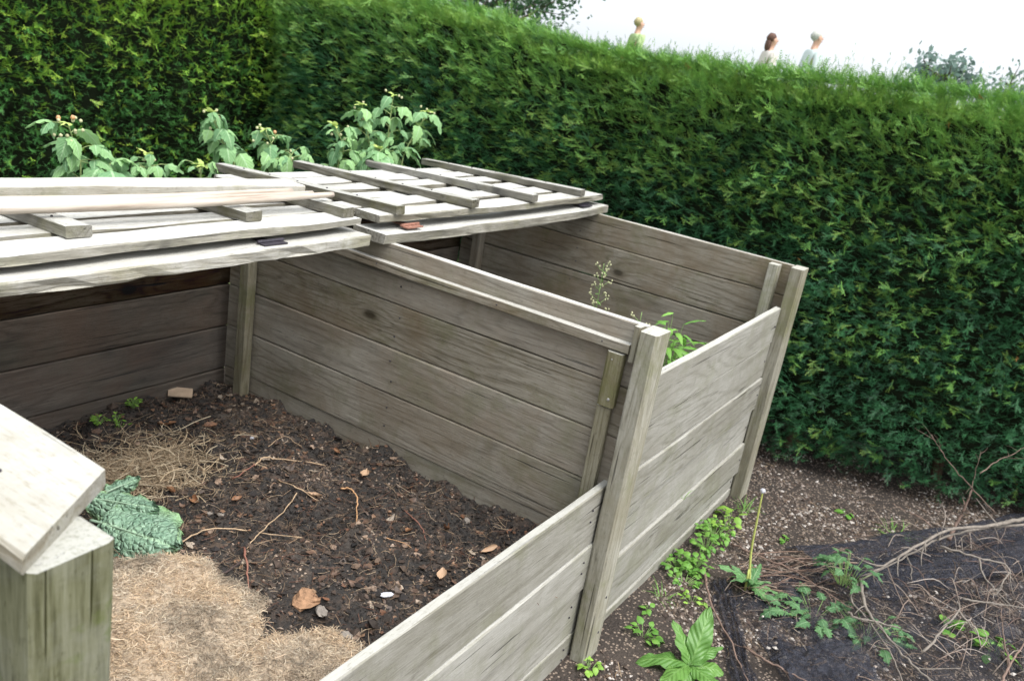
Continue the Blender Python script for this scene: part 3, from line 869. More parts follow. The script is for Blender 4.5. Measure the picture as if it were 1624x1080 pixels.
# cabbage leaves: savoy, puckered
cm = NT('savoy_leaf')
oi = cm.n('ShaderNodeObjectInfo'); tc = cm.n('ShaderNodeTexCoord'); uvn = cm.n('ShaderNodeUVMap')
vo = cm.n('ShaderNodeTexVoronoi'); vo.feature = 'DISTANCE_TO_EDGE'; vo.inputs['Scale'].default_value = 70; cm.l(tc.outputs['Object'], vo.inputs['Vector'])
nz = cm.noise(tc.outputs['Object'], 18, 3, .6)
c = cm.ramp(nz, [(.3, (.11, .20, .135)), (.7, (.22, .335, .225))])
sx = cm.n('ShaderNodeSeparateXYZ'); cm.l(uvn.outputs[0], sx.inputs[0])
au = cm.math('ABSOLUTE', cm.math('SUBTRACT', sx.outputs[0], .5))
c = cm.mix(cm.math('MULTIPLY', cm.ramp(au, [(.33, 0), (.5, 1)]), .55), c, (.24, .40, .13))
c = cm.mix(cm.ramp(vo.outputs['Distance'], [(.0, .45), (.06, 0)]), c, (.26, .40, .27))
w = cm.math('SINE', cm.math('MULTIPLY', cm.math('SUBTRACT', sx.outputs[1], cm.math('MULTIPLY', au, .8)), 34))
c = cm.mix(cm.math('MAXIMUM', cm.ramp(w, [(.975, 0), (1, .45)]), cm.ramp(au, [(0, .8), (.015, .6), (.03, 0)])), c, (.33, .48, .31))
cm.l(c, cm.b.inputs['Base Color']); cm.b.inputs['Roughness'].default_value = .5; cm.b.inputs['Specular IOR Level'].default_value = .45
bp = cm.n('ShaderNodeBump'); bp.inputs['Strength'].default_value = .9; bp.inputs['Distance'].default_value = .006
cm.l(cm.ramp(vo.outputs['Distance'], [(0, 0), (.35, 1)]), bp.inputs['Height']); cm.l(bp.outputs[0], cm.b.inputs['Normal'])
def cabbage(label, a_px, b_px, Wd, roll, seed, dz0, dz1, cup=.25):
    A_ = onsoil(*a_px)+Vector((0, 0, dz0)); B_ = onsoil(*b_px)+Vector((0, 0, dz1)); dv = B_-A_; L = dv.length
    yaw = math.atan2(dv.y, dv.x)-math.pi/2; pitch = math.asin(dv.z/L)+.07
    def fn(a, t):
        w = (math.sin(math.pi*min(1, (t*.93+.05)**.75))**.55)*Wd*.5
        x = a*w*(1+.05*noise.noise(Vector((t*12, a*2, seed))))
        y = L*t*(1-.05*abs(a)**2)+.004*noise.noise(Vector((a*9, seed, t*3)))
        edge = abs(a)**3
        z = -cup*x*x/Wd*2+.012*edge*math.sin(t*20+seed+a)+.010*edge*noise.noise(Vector((t*30, a*4, seed)))
        wq = .012*noise.noise(Vector((x*25, y*25, seed+1))); cell = noise.noise(Vector(((x+wq)*36, (y-wq)*36, seed)))
        z += .012*noise.noise(Vector((x*17, y*17, seed+9)))+.0085*abs(cell)+.003*noise.noise(Vector((x*130, y*130, seed+3)))-.003*math.exp(-(x/.004)**2)-.07*L*t*t
        if t > .9: z += .01*math.sin(a*15+seed)*(t-.9)*10
        return (x, y, z)
    V, F, UV = sheet(44, 48, fn)
    me = mesh('cabbage_leaf', V, F, cm.m, True)
    uvl = me.uv_layers.new(name='UVMap')
    for l in me.loops: uvl.data[l.index].uv = UV[l.vertex_index]
    root = empty('cabbage_leaf', A_, label, 'cabbage leaf', 'savoy cabbage leaves on the compost')
    root.matrix_basis = Matrix.Translation(root.location) @ Matrix.Rotation(yaw, 4, 'Z') @ Matrix.Rotation(pitch, 4, 'X') @ Matrix.Rotation(roll, 4, 'Y')
    link('blade', me, root)
    P = [(0, -.035, -.004), (0, 0, .0), (0, L*.3, .002-.07*L*.09), (0, L*.6, -.07*L*.36)]
    V, F = tube(smooth_path(P, 4), [.0045-.0034*i/12 for i in range(13)], 7)
    link('midrib', mesh('midrib', V, F, M['rib'], True), root)
M['rib'] = plain('pale_green_rib', (.24, .34, .24), .5, .15, 40)
cabbage('largest blue green savoy leaf lying on the compost below the others', (158, 868), (272, 898), .215, .62, 3.1, .070, .045, .8)
cabbage('dark crinkled savoy leaf folded over behind the largest one', (140, 842), (248, 856), .095, .55, 8.4, .095, .080, 1.0)
cabbage('small upright savoy leaf tip behind the others', (168, 826), (222, 812), .055, .7, 12.7, .085, .100, 1.1)
cabbage('yellowish savoy leaf edge under the right side of the largest leaf', (205, 868), (284, 890), .130, .45, 15.2, .050, .040, .8)

# ================================================================== COMPOST IN THE RIGHT BAY
def h2(x, y): return .44+.03*noise.noise(Vector((x*3, y*3, 8)))+.01*fbm(x*20, y*20, 3, 3)
tag(link('compost_soil', grid_mesh('compost_soil', .001, 1.371, .076, 1.629, 70, 80, h2, sm.m)), kind='structure')

# ================================================================== HEDGE
def spray_variants(nv=7):
    out = []
    for q in range(nv):
        rr = np.random.default_rng(100+q)
        T = []; K = []
        def axis(p, d, nrm, L, tone):
            side = np.cross(nrm, d); side /= np.linalg.norm(side)
            n = max(4, int(L/.0074))
            for i in range(n):
                t = (i+.5)/n
                c0 = p+d*L*t
                nl = .0130*(1-.45*abs(t-.35)**1.2)*rr.uniform(.8, 1.15)*(1 if t < .85 else .7)
                for s in (-1, 1):
                    dr = side*s*rr.uniform(.8, 1)+d*rr.uniform(.5, .9)+nrm*rr.uniform(-.25, .35)
                    dr /= np.linalg.norm(dr)
                    wv = d*.0018
                    T.append([c0-wv, c0+wv, c0+dr*nl]); K.append(tone+.3*t)
            T.append([p-side*.0009, p+side*.0009, p+d*L]); K.append(tone-.3)
        d = np.array([0., 1, 0]); nrm = np.array([0., 0, 1])
        L = rr.uniform(.06, .10)
        axis(np.zeros(3), d, nrm, L, .3)
        for k in range(rr.integers(2, 4)):
            t = rr.uniform(.1, .7); s = rr.choice((-1, 1))
            dd = np.array([s*rr.uniform(.6, 1.0), 1, rr.uniform(-.2, .2)]); dd /= np.linalg.norm(dd)
            axis(d*L*t, dd, nrm, rr.uniform(.03, .05), .15)
        out.append((np.array(T), np.array(K)))
    return out
VAR = spray_variants()
def sprays(P, D, N, scale, col, name, parent, rg, tipcol):
    """P positions, D outward growing direction, N surface normal of the flat spray"""
    n = len(P)
    D = D/np.linalg.norm(D, axis=1, keepdims=True)
    X = np.cross(D, N); X /= np.linalg.norm(X, axis=1, keepdims=True)
    Z = np.cross(X, D)
    idx = rg.integers(len(VAR), size=n)
    Vs = []; Cs = []
    for q, (T, K) in enumerate(VAR):
        s = np.where(idx == q)[0]
        if not len(s): continue
        Rm = np.stack([X[s], D[s], Z[s]], 1)               # rows: local axes in world
        v = np.einsum('tkc,ncd->ntkd', T, Rm)*scale[s][:, None, None, None]+P[s][:, None, None, :]
        k = np.clip(K[None, :, None]+rg.uniform(-.15, .15, (len(s), len(K), 1)), 0, 1)
        c = col[s][:, None, :]*(1-k)+tipcol[s][:, None, :]*k
        Vs.append(v.reshape(-1, 3, 3)); Cs.append(c.reshape(-1, 3))
    me = tri_mesh(name, np.concatenate(Vs), Mneedle, np.concatenate(Cs))
    return link(name, me, parent, None, 'stuff')
Mneedle = tinted('yew_needles', .45, .35, .22)
HX = 1.76
def hx_at(y):                    # near face of the hedge running beside the bins
    return HX+(.40*max(0, -y-.0) if y < 0 else 0)
def sst(t): t = min(1, max(0, t)); return t*t*(3-2*t)
def htop(y): return 1.662+.008*math.sin(y*3.1)+.075*sst((.7-y)/1.2)+.105*sst((y-1.1)/1.1)
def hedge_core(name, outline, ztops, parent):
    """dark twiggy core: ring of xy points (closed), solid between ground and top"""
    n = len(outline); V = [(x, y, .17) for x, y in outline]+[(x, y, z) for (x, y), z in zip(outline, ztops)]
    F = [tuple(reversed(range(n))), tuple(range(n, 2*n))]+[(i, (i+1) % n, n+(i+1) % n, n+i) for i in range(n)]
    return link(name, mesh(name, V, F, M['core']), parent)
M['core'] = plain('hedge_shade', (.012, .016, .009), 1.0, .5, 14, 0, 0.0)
Hd = empty('yew_hedge', (2.2, 1.2, 0), 'tall clipped green yew hedge running behind the bins and along the right', 'hedge')
ymax = 3.45
ysr = [-2.2+.3*i for i in range(20)]
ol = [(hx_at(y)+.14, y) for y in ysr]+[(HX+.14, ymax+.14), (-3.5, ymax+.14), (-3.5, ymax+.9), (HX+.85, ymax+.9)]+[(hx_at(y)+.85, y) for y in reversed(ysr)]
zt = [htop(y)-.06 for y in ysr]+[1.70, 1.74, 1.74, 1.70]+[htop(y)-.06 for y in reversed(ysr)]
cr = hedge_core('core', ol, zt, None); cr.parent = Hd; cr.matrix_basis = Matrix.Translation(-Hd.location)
def fld(a, b, s):
    return noise.noise(Vector((a*s, b*s, 3.3)))
def hedge_points(n, rg, left=False):
    P = np.zeros((n, 3)); D = np.zeros((n, 3)); N = np.zeros((n, 3)); sc = np.zeros(n); C = np.zeros((n, 3)); T = np.zeros((n, 3))
    dark = np.array((.018, .078, .040)); mid = np.array((.056, .185, .062)); lite = np.array((.25, .47, .08)); yel = np.array((.42, .55, .09))
    for i in range(n):
        if left: a = rg.uniform(-3.0, HX+.1)
        else:
            a = -2.1+(ymax+2.1)*rg.random()**1.05
        z = .05+1.75*rg.random()
        zt_ = htop(a if not left else 2.8)+(.05 if left else 0)
        z = min(z, zt_-.001)
        bul = .05*fld(a, z, 1.7)+.07*fld(a+9, z, 4.5)+.05*fld(a, z+4, 11)
        depth = rg.exponential(.045)-.02
        if z < .22: depth += (.22-z)*.8*(.3+.7*rg.random())          # undercut foot
        if z > zt_-.10: depth += (z-(zt_-.12))*.6*rg.random()       # rounded shoulder
        out = -bul+depth
        if left:
            P[i] = (a, ymax+out, z); o = np.array([0, -1, 0.])
            along = np.array([1., 0, 0])
        else:
            P[i] = (hx_at(a)+out, a, z); o = np.array([-1, 0, 0.])
            along = np.array([0, 1., 0])
        D[i] = o*rg.uniform(.35, .9)+along*rg.normal(.42 if not left else -.6, .42)+np.array([0, 0, rg.normal(.05+.5*max(0, z/zt_-.4), .32)])
        N[i] = np.array([0, 0, 1])*rg.uniform(.3, 1)-o*rg.uniform(-.6, .4)*-1+rg.normal(0, .35, 3)
        sc[i] = rg.uniform(.40, .85)
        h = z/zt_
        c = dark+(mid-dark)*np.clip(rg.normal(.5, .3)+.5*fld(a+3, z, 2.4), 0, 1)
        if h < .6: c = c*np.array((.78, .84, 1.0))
        pr = .05+.20*h+(1.1 if not left else 1.5)*max(0, h-.55)+.35*fld(a, z+7, 3.1)
        t = mid*1.15
        if rg.random() < pr and depth < .05:
            t = lite if rg.random() < .6 else yel; c = mid+(lite-mid)*.25
            sc[i] *= 1.15; P[i] += o*rg.uniform(0, .03)
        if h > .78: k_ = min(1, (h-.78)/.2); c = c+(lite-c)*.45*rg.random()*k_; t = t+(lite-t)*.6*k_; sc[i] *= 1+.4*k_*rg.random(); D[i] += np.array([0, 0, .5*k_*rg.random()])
        if left: c = c*np.array((2.1, 1.7, .95)); t = t*np.array((1.45, 1.25, .9))
        C[i] = c; T[i] = t
    return P, D, N, sc, C, T
rg = np.random.default_rng(5)
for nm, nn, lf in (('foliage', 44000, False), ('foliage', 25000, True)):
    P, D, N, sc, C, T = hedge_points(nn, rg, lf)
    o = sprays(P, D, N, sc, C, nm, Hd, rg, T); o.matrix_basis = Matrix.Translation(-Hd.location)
# top: flat clipped surface plus upright new shoots
n = 11000
P = np.zeros((n, 3)); D = np.zeros((n, 3)); N = rg.normal(0, 1, (n, 3)); sc = np.zeros(n); C = np.zeros((n, 3)); T = np.zeros((n, 3))
for i in range(n):
    lf = rg.random() < .3
    dd = -.04+.80*rg.random()**1.6
    if lf: x = rg.uniform(-3, HX+.5); y = ymax+dd; zz = htop(2.8)+.03; a = x
    else: y = rg.uniform(-2.1, ymax+.2); x = hx_at(y)+dd; zz = htop(y); a = y
    P[i] = (x, y, zz-.05+.035*fld(x, y, 3)+.03*fld(x, y, 9)-rg.uniform(0, .04))
    up = rg.random() < .35
    D[i] = (rg.normal(0, .25), rg.normal(0, .25), 1) if up else (rg.normal(-.3, .6), rg.normal(0, .7), rg.uniform(.1, .6))
    tall = max(0, fld(a, dd, 2.2)+.25)
    sc[i] = rg.uniform(.5, .85)+(rg.random()**4*.4*(.25+tall*1.5) if up else 0)
    C[i] = (.14, .29, .05); T[i] = (.38, .54, .09) if rg.random() < .6 else (.22, .40, .07)
N[:, 2] *= .2
o = sprays(P, D, N, sc, C, 'new_shoots', Hd, rg, T); o.matrix_basis = Matrix.Translation(-Hd.location)
# single long shoots that have outgrown the last clipping
PP = []; DD = []; SS = []
for i in range(900):
    y = rg.uniform(-2.0, ymax+.1); x = hx_at(y)+rg.uniform(-.02, .6)
    if fld(y, x, 1.3)+.25 < rg.random()*.6: continue
    k = int(rg.integers(2, 6))+(int(rg.integers(0, 3)) if y < .3 else 0); lean = rg.normal(0, .16, 2); q0 = np.array([x, y, htop(y)-.04])
    for j in range(k):
        PP.append(q0+np.array([lean[0]*.035*j, lean[1]*.035*j, .032*j])); DD.append((lean[0]+rg.normal(0, .1), lean[1]+rg.normal(0, .1), 1)); SS.append(.52-.06*j)
PP = np.array(PP); DD = np.array(DD); SS = np.array(SS); n = len(PP); NN = rg.normal(0, 1, (n, 3)); NN[:, 2] = .05
o = sprays(PP, DD, NN, SS, np.tile((.10, .22, .045), (n, 1)), 'long_shoots', Hd, rg, np.tile((.26, .42, .08), (n, 1))); o.matrix_basis = Matrix.Translation(-Hd.location)
# a few stems showing low in the hedge
M['bark'] = plain('reddish_bark', (.10, .06, .04), .9, .4, 30, .4)
for i in range(9):
    y = -1.7+i*.55+R.uniform(-.1, .1); x = hx_at(y)+.32
    pts = [(x+R.uniform(-.05, .05)*k-2.2, y+R.uniform(-.05, .05)*k-1.2, .28*k-.05) for k in range(5)]
    V, F = tube(smooth_path(pts, 3), [.028-.0012*k for k in range(13)], 7)
    link('trunk', mesh('trunk', V, F, M['bark'], True), Hd)
# a few brown dead sprays caught in the face
n = 60
P, D, N, sc, C, T = hedge_points(n, rg, False)
P[:, 0] -= .05; C[:] = (.30, .15, .05); T[:] = (.42, .20, .06); sc *= .45
o = sprays(P, D, N, sc, C, 'dead_foliage', Hd, rg, T); o.matrix_basis = Matrix.Translation(-Hd.location)

# ================================================================== RASPBERRY CANES BEHIND THE BINS
M['rasp'] = leafmat('raspberry_leaf', (.15, .30, .15), (.30, .50, .20), (.36, .54, .30), .7, .3, .18)
M['rasptip'] = leafmat('raspberry_young_leaf', (.36, .50, .12), (.50, .60, .18), None, .55, .35, .35)
M['rstem'] = plain('cane_stem', (.26, .33, .13), .6, .25, 40)
M['bud'] = plain('green_buds', (.42, .42, .24), .6, .3, 90)
M['berry'] = plain('orange_berry', (.50, .27, .13), .5, .2, 90)
RL = [leaf_mesh('leaf', M['rasp'], .110, .082, 6, 12, .45+.2*q, .35, .62, .10, .8, q) for q in range(4)]
RT = [leaf_mesh('young_leaf', M['rasptip'], .045, .022, 4, 8, .4, .3, .6, .08, .6, q) for q in range(2)]
bm_ = lump('bud', (.0055, .0055, .006), 1, 'bud', rough=.2)
bb_ = lump('berry', (.007, .007, .008), 2, 'berry', rough=.15)
def cane(label, base, top, Y, seed, leafmul=1.0, berries=6, spread=1.0, n0=None, tip=True):
    rr = random.Random(seed)
    B0 = spot(base[0], base[1], 1, Y); T0 = spot(top[0], top[1], 1, Y)
    root = empty('raspberry_plant', (B0.x, Y, gh(B0.x, Y)), label, 'raspberry plant', 'raspberry canes behind the lids')
    L0 = Vector(root.location)
    pts = [Vector((0, 0, -.02)), Vector((rr.uniform(-.03, .03), 0, .5)), B0-L0, (B0+T0)/2-L0+Vector((rr.uniform(-.02, .02), rr.uniform(-.03, .03), 0)), T0-L0]
    P = smooth_path(pts, 6); n = len(P)
    V, F = tube(P, [.0048-.003*i/(n-1) for i in range(n)], 6)
    link('stem', mesh('stem', V, F, M['rstem'], True), root)
    seg = [q for q in P if q.z > B0.z-L0.z-.10]
    Ls = sum((seg[i+1]-seg[i]).length for i in range(len(seg)-1))
    nn = int((n0 or max(3, int(Ls/.042)))*1.9)+1
    ps = MB()
    for i in range(nn):
        t = (i+.5)/nn
        q = seg[min(len(seg)-1, int(t*(len(seg)-1)))]
        az = i*2.4+rr.uniform(-.5, .5)
        el = rr.uniform(.15, .7)
        d = Vector((math.cos(az)*math.cos(el), math.sin(az)*math.cos(el), math.sin(el)))
        pl = rr.uniform(.025, .065)*spread
        e = q+d*pl
        ps.add(*tube([q, q+d*pl*.6+Vector((0, 0, .004)), e], [.0018, .0015, .0012], 5, False))
        k = 3 if rr.random() < .75 else 1
        for j in range(k):
            s = leafmul*rr.choice((.5, .65, .8, .95, 1.15))*rr.uniform(.85, 1.1)*(1.05-.3*t)
            o = link('leaf', rr.choice(RL), root)
            yaw = az-math.pi/2+(0, 1.15, -1.15)[j]
            place(o, e+Vector((0, 0, 0)), yaw, rr.uniform(-.5, .25)-(.1 if j else 0), rr.uniform(-.4, .4), s*(1 if j == 0 else .8))
    link('petioles', joined('petioles', ps.V, ps.F, M['rstem'], None, True), root, None, 'stuff')
    if tip:
        for j in range(4):
            o = link('young_leaf', rr.choice(RT), root)
            place(o, seg[-1], j*.95+rr.uniform(-.3, .3), rr.uniform(.1, .9), rr.uniform(-.3, .3), rr.uniform(.7, 1.15))
    for j in range(berries):
        o = link('berry' if (j == 7 or (j == 2 and seed == 1)) else 'bud', bb_ if (j == 7 or (j == 2 and seed == 1)) else bm_, root)
        q = seg[-1]+Vector((rr.uniform(-.04, .04), rr.uniform(-.04, .04), rr.uniform(-.06, .02)))
        o.location = q
cane('tall raspberry cane with buds and berries, leftmost behind the lid', (128, 285), (108, 196), 1.95, 1, .8, 14)
cane('low raspberry shoot with broad leaves right of the leftmost cane', (160, 290), (155, 262), 1.93, 2, 1.0, 3, 1.2, 3, False)
cane('small raspberry shoot alone between the leftmost cane and the lid corner', (234, 288), (236, 246), 2.0, 3, .62, 5, 1, 4)
cane('raspberry tip with yellow young leaves at the end of the plank', (318, 285), (322, 262), 1.86, 4, .6, 0, 1, 3)
cane('raspberry cane with drooping leaves above the lid batten', (372, 270), (335, 178), 2.05, 5, 1.0, 6)
cane('shorter raspberry cane leaning right beside the drooping one', (440, 272), (420, 205), 2.0, 6, .85, 8)
cane('raspberry shoot with wide leaves spreading over the lid edge', (462, 272), (468, 238), 1.9, 7, .9, 2, 1.3, 4, False)
cane('raspberry cane with pale tip at the left of the densest clump', (535, 268), (532, 200), 1.88, 8, .8, 4)
cane('tall raspberry cane with a yellow tip in the middle of the clump', (585, 266), (574, 166), 1.92, 9, .85, 4)
cane('tallest raspberry cane in the clump behind the lid', (612, 270), (624, 152), 1.86, 10, .85, 5, 1.1)
cane('raspberry cane at the right of the clump leaning over the lid', (635, 272), (680, 178), 1.84, 11, .85, 5, 1.1)
cane('low raspberry shoot with leaves hanging over the lid slats', (598, 278), (600, 236), 1.80, 12, 1.0, 0, 1.2, 5)

# ================================================================== WEEDS
M['weed'] = leafmat('weed_leaf', (.10, .26, .04), (.20, .40, .07), None, .5, .35, .4)
M['weedlite'] = leafmat('bright_weed_leaf', (.22, .42, .06), (.34, .56, .10), None, .5, .4, .4)
M['dock'] = leafmat('broad_dock_leaf', (.10, .235, .045), (.155, .315, .065), (.175, .335, .085), .4, .35, .5, 15)
M['dull'] = leafmat('dull_weed_leaf', (.05, .13, .05), (.09, .20, .07), (.16, .27, .14), .6, .2, .35)
M['moss'] = leafmat('moss_leaf', (.16, .33, .04), (.26, .45, .07), None, .6, .3, .3)
WL = {k: [leaf_mesh('leaf', M[k], .03, .022, 4, 6, .3+.15*q, .2, .75, .0, .4, q) for q in range(3)] for k in ('weed', 'weedlite')}
WL['moss'] = [leaf_mesh('leaf', M['moss'], .010, .006, 2, 3, .3, .2, .7, 0, 0, q) for q in range(2)]
WL['dull'] = [leaf_mesh('leaf', M['dull'], .060, .036, 6, 12, .4+.2*q, .3, .65, .28, .9, q) for q in range(3)]
WL['dock'] = [leaf_mesh('leaf', M['dock'], .16, .062, 6, 14, .30+.12*q, .18, .85, .0, .8, q+4) for q in range(3)]
WL['lance'] = [leaf_mesh('leaf', M['weed'], .055, .014, 4, 8, .35+.2*q, .3, .62, .0, .3, q) for q in range(3)]
WL['grass'] = [leaf_mesh('blade', M['weed'], .08, .004, 2, 7, .6, .2, .4, .0, .0, q) for q in range(2)]
M['wstem'] = plain('green_stem', (.20, .32, .10), .6, .2, 50)
def weed(label, loc, kind, n, height, spread, seed, smin=.7, smax=1.2, cat='weed', group='weeds on the ground beside the bins', name='weed', el=(.2, 1.1)):
    rr = random.Random(seed)
    root = empty(name, loc, label, cat, group)
    st = MB()
    for i in range(n):
        a = rr.uniform(0, 6.28); r = spread*math.sqrt(rr.random()); h = height*(.35+.65*rr.random())*(1-.35*r/spread)
        e = Vector((math.cos(a)*r, math.sin(a)*r, h))
        b0 = Vector((e.x*.3, e.y*.3, -.005))
        st.add(*tube([b0, (b0+e)/2+Vector((0, 0, h*.2)), e], [.0012, .001, .0008], 4, False))
        o = link('leaf', rr.choice(WL[kind]), root)
        place(o, e, a-math.pi/2+rr.uniform(-.8, .8), rr.uniform(*el)-.4, rr.uniform(-.4, .4), rr.uniform(smin, smax))
    link('stem', joined('stem', st.V, st.F, M['wstem'], None, True), root, None, 'stuff')
    return root
def ong(u, v): return spot_h(u, v, gh, 0)
weed('small bright clover-like weed at the foot of the middle post', ong(936, 1062), 'weedlite', 16, .025, .030, 1, .5, .8)
weed('round leaved weed in the gravel right of the middle post', ong(1020, 1010), 'weed', 20, .035, .042, 2, .7, 1.1)
weed('tiny seedling between the round leaved weed and the front boards', ong(1028, 972), 'weed', 6, .03, .015, 3, .6, .9)
weed('leafy bright weed against the front boards, nearest the middle post', ong(1075, 900), 'weed', 44, .055, .060, 4, .6, 1.1)
weed('leafy weed pressed against the boards behind the nearest clump', ong(1100, 905), 'weed', 34, .06, .05, 5, .5, 1.0)
weed('small grassy weed in front of the leafy clumps', ong(1098, 955), 'weedlite', 14, .03, .04, 6, .4, .7)
weed('dense low weed halfway along the right front boards', ong(1132, 850), 'weed', 56, .055, .075, 7, .45, .9)
weed('taller weed with rounded bright leaves near the far post', ong(1158, 830), 'weedlite', 8, .10, .05, 8, 1.1, 1.6)
weed('tuft of thin grass at the foot of the far post', ong(1180, 812), 'grass', 26, .01, .03, 9, .5, 1.0, 'grass tuft', None, 'grass_tuft', (1.2, 2.0))
weed('low weed alone on the gravel under the hedge', ong(1342, 816), 'weed', 7, .02, .03, 10, .9, 1.4)
weed('small seedling on the open gravel in front of the hedge', ong(1245, 858), 'weed', 6, .015, .018, 11, .6, .9)
weed('pale grassy weed at the edge of the hedge shade', ong(1422, 848), 'grass', 30, .01, .07, 12, .4, .8, 'grass tuft', None, 'grass_tuft', (.8, 1.9))
weed('leafy serrated weed poking up through the netting', ong(1335, 945)+Vector((0, 0, .05)), 'dull', 30, .13, .09, 13, .5, .95)
weed('spreading serrated weed under the net, right of the dandelion', ong(1290, 985), 'dull', 28, .06, .14, 14, .6, 1.1)
weed('serrated weed under the net below the pale branch fork', ong(1375, 1010), 'dull', 26, .07, .12, 15, .5, 1.0)
weed('green weed under the net at the lower right', ong(1575, 1035), 'weed', 12, .06, .06, 16, 1.2, 1.9)
weed('low green weed beneath the twigs at the right', ong(1500, 1005), 'weed', 7, .05, .035, 17, 1.2, 1.8)
weed('thin bright grass sprig growing on a front board ledge', Vector((.63, .040, .25)), 'grass', 5, .004, .01, 18, .3, .6, 'grass tuft', None, 'grass_tuft', (1.2, 2.1))
weed('straggling weed filling the gap between the two leafy clumps by the boards', ong(1118, 875), 'weed', 30, .07, .05, 21, .5, .9)
weed('straggling low weed at the foot of the boards behind the gap weed', ong(1148, 838), 'weedlite', 22, .06, .05, 22, .5, .9)
weed('sparse low weed spreading from the nearest leafy clump', ong(1085, 925), 'weed', 22, .03, .06, 23, .4, .8)
weed('thin grass strands leaning over the gravel near the boards', ong(1050, 950), 'grass', 14, .01, .03, 24, .5, .9, 'grass tuft', None, 'grass_tuft', (.8, 1.8))
# mossy seedlings at the back of the compost
for i, (u, v, n, lab) in enumerate([(155, 672, 34, 'mossy bright seedling tuft, leftmost at the back of the compost'), (183, 668, 14, 'thin mossy seedling tuft between the two larger ones'), (212, 645, 46, 'largest mossy seedling tuft at the back of the compost'), (228, 627, 10, 'tiny mossy tuft against the back boards'), (192, 680, 14, 'small mossy tuft in front of the others')]):
    weed(lab, onsoil(u, v), 'moss', n, .035, .022, 30+i, .8, 1.5, 'seedling', 'mossy seedlings in the compost', 'seedling_tuft')
# weeds in the right bay
p = spot(1085, 575, 0, .36)
q_ = spot(1087, 568, 1, .17)
weed('leafy green weed filling the front of the right bay', Vector((q_.x, .235, h2(q_.x, .235))), 'lance', 130, .455, .095, 40, .9, 1.6, 'weed', None, 'bay_weed', (.3, 1.3))

def seedhead(label, base, top, n, seed):
    rr = random.Random(seed)
    root = empty('flowering_weed', base, label, 'weed')
    T0 = top-base
    P = smooth_path([Vector((0, 0, 0)), T0*.5+Vector((.01, 0, 0)), T0], 8)
    mb = MB(); mb.add(*tube(P, [.0024-.0014*i/(len(P)-1) for i in range(len(P))], 5))
    for i in range(n):
        t = .45+.55*i/n
        q = T0*t+Vector((.01*(1-abs(2*t-1)), 0, 0)); a = i*2.4
        L = .05*(1.2-t)+.012
        e = q+Vector((math.cos(a)*L, math.sin(a)*L, L*.8))
        mb.add(*tube([q, (q+e)/2-Vector((0, 0, .003)), e], [.0010, .0008, .0006], 4))
        for k in range(4):
            o = link('bud', bm_, root); o.location = e+Vector((rr.uniform(-.01, .01), rr.uniform(-.01, .01), rr.uniform(-.01, .008))); o.scale = (.55, .55, .7)
        if i % 2 == 0 or t < .6:
            o = link('leaf', rr.choice(WL['lance']), root); place(o, q, a+1, rr.uniform(-.2, .6), 0, .45)
    link('stem', joined('stem', mb.V, mb.F, M['wstem'], None, True), root, None, 'stuff')
X0 = .95
tp = spot(958, 418, 0, X0); bs = spot(948, 478, 0, X0)
seedhead('tall pale flowering weed with tiny buds in the right bay', Vector((bs.x-.01, bs.y, h2(bs.x, bs.y))), tp, 16, 3)
tp = spot(1018, 495, 0, .5)
seedhead('short budding weed behind the top of the middle post', Vector((tp.x, tp.y, h2(tp.x, tp.y))), tp, 7, 4)
# broad leaved plant at the bottom edge
dk = empty('dock_plant', ong(1092, 1062), 'broad leaved bright green dock plant in the gravel at the bottom edge', 'dock plant')
for i, (yaw, pitch, roll, s) in enumerate([(-95, 66, 25, 1.15), (-150, 12, 20, .8), (-95, 26, -15, .95), (-20, 62, 0, .85), (75, 20, 10, 1.0), (30, 22, 0, 1.05), (150, 20, 10, .9), (-120, 45, 0, .75), (105, 10, -10, .85)]):
    o = link('leaf', WL['dock'][i % 3], dk); place(o, Vector((0, 0, .015)), math.radians(yaw), math.radians(pitch), math.radians(roll), s)
# dandelion
db = ong(1188, 935)
dd = empty('dandelion', db, 'dandelion with one tall bare yellow stalk ending in a white tuft', 'dandelion')
tp = spot(1210, 778, 0, db.x+.02)-db
P = smooth_path([Vector((0, 0, 0)), tp*.35+Vector((.004, .012, 0)), tp*.7+Vector((.0, .006, 0)), tp], 6)
V, F = tube(P, [.0046-.0016*i/(len(P)-1) for i in range(len(P))], 7)
M['ystalk'] = plain('yellow_green_stalk', (.36, .39, .11), .5, .15, 40)
link('stalk', mesh('stalk', V, F, M['ystalk'], True), dd)
link('stalk', mesh('stalk', *tube([(-.02, .01, 0), (-.022, .012, .05), (-.02, .016, .085)], [.005, .004, .003], 7), M['ystalk'], True), dd)
o = link('seed_head', lump('seed_head', (.009, .009, .008), 9, 'paper', rough=.5), dd); o.location = tp
M['dand'] = leafmat('dandelion_leaf', (.07, .19, .07), (.13, .28, .09), (.24, .36, .18), .5, .25, .4, 15)
DL = [leaf_mesh('leaf', M['dand'], .16, .045, 6, 16, .6+.3*q, .3, .85, .22, .8, q) for q in range(2)]
for i in range(11):
    o = link('leaf', DL[i % 2], dd); place(o, Vector((0, 0, .01)), i*2.4, R.uniform(.5, 1.35), R.uniform(-.3, .3), R.uniform(.5, .95))

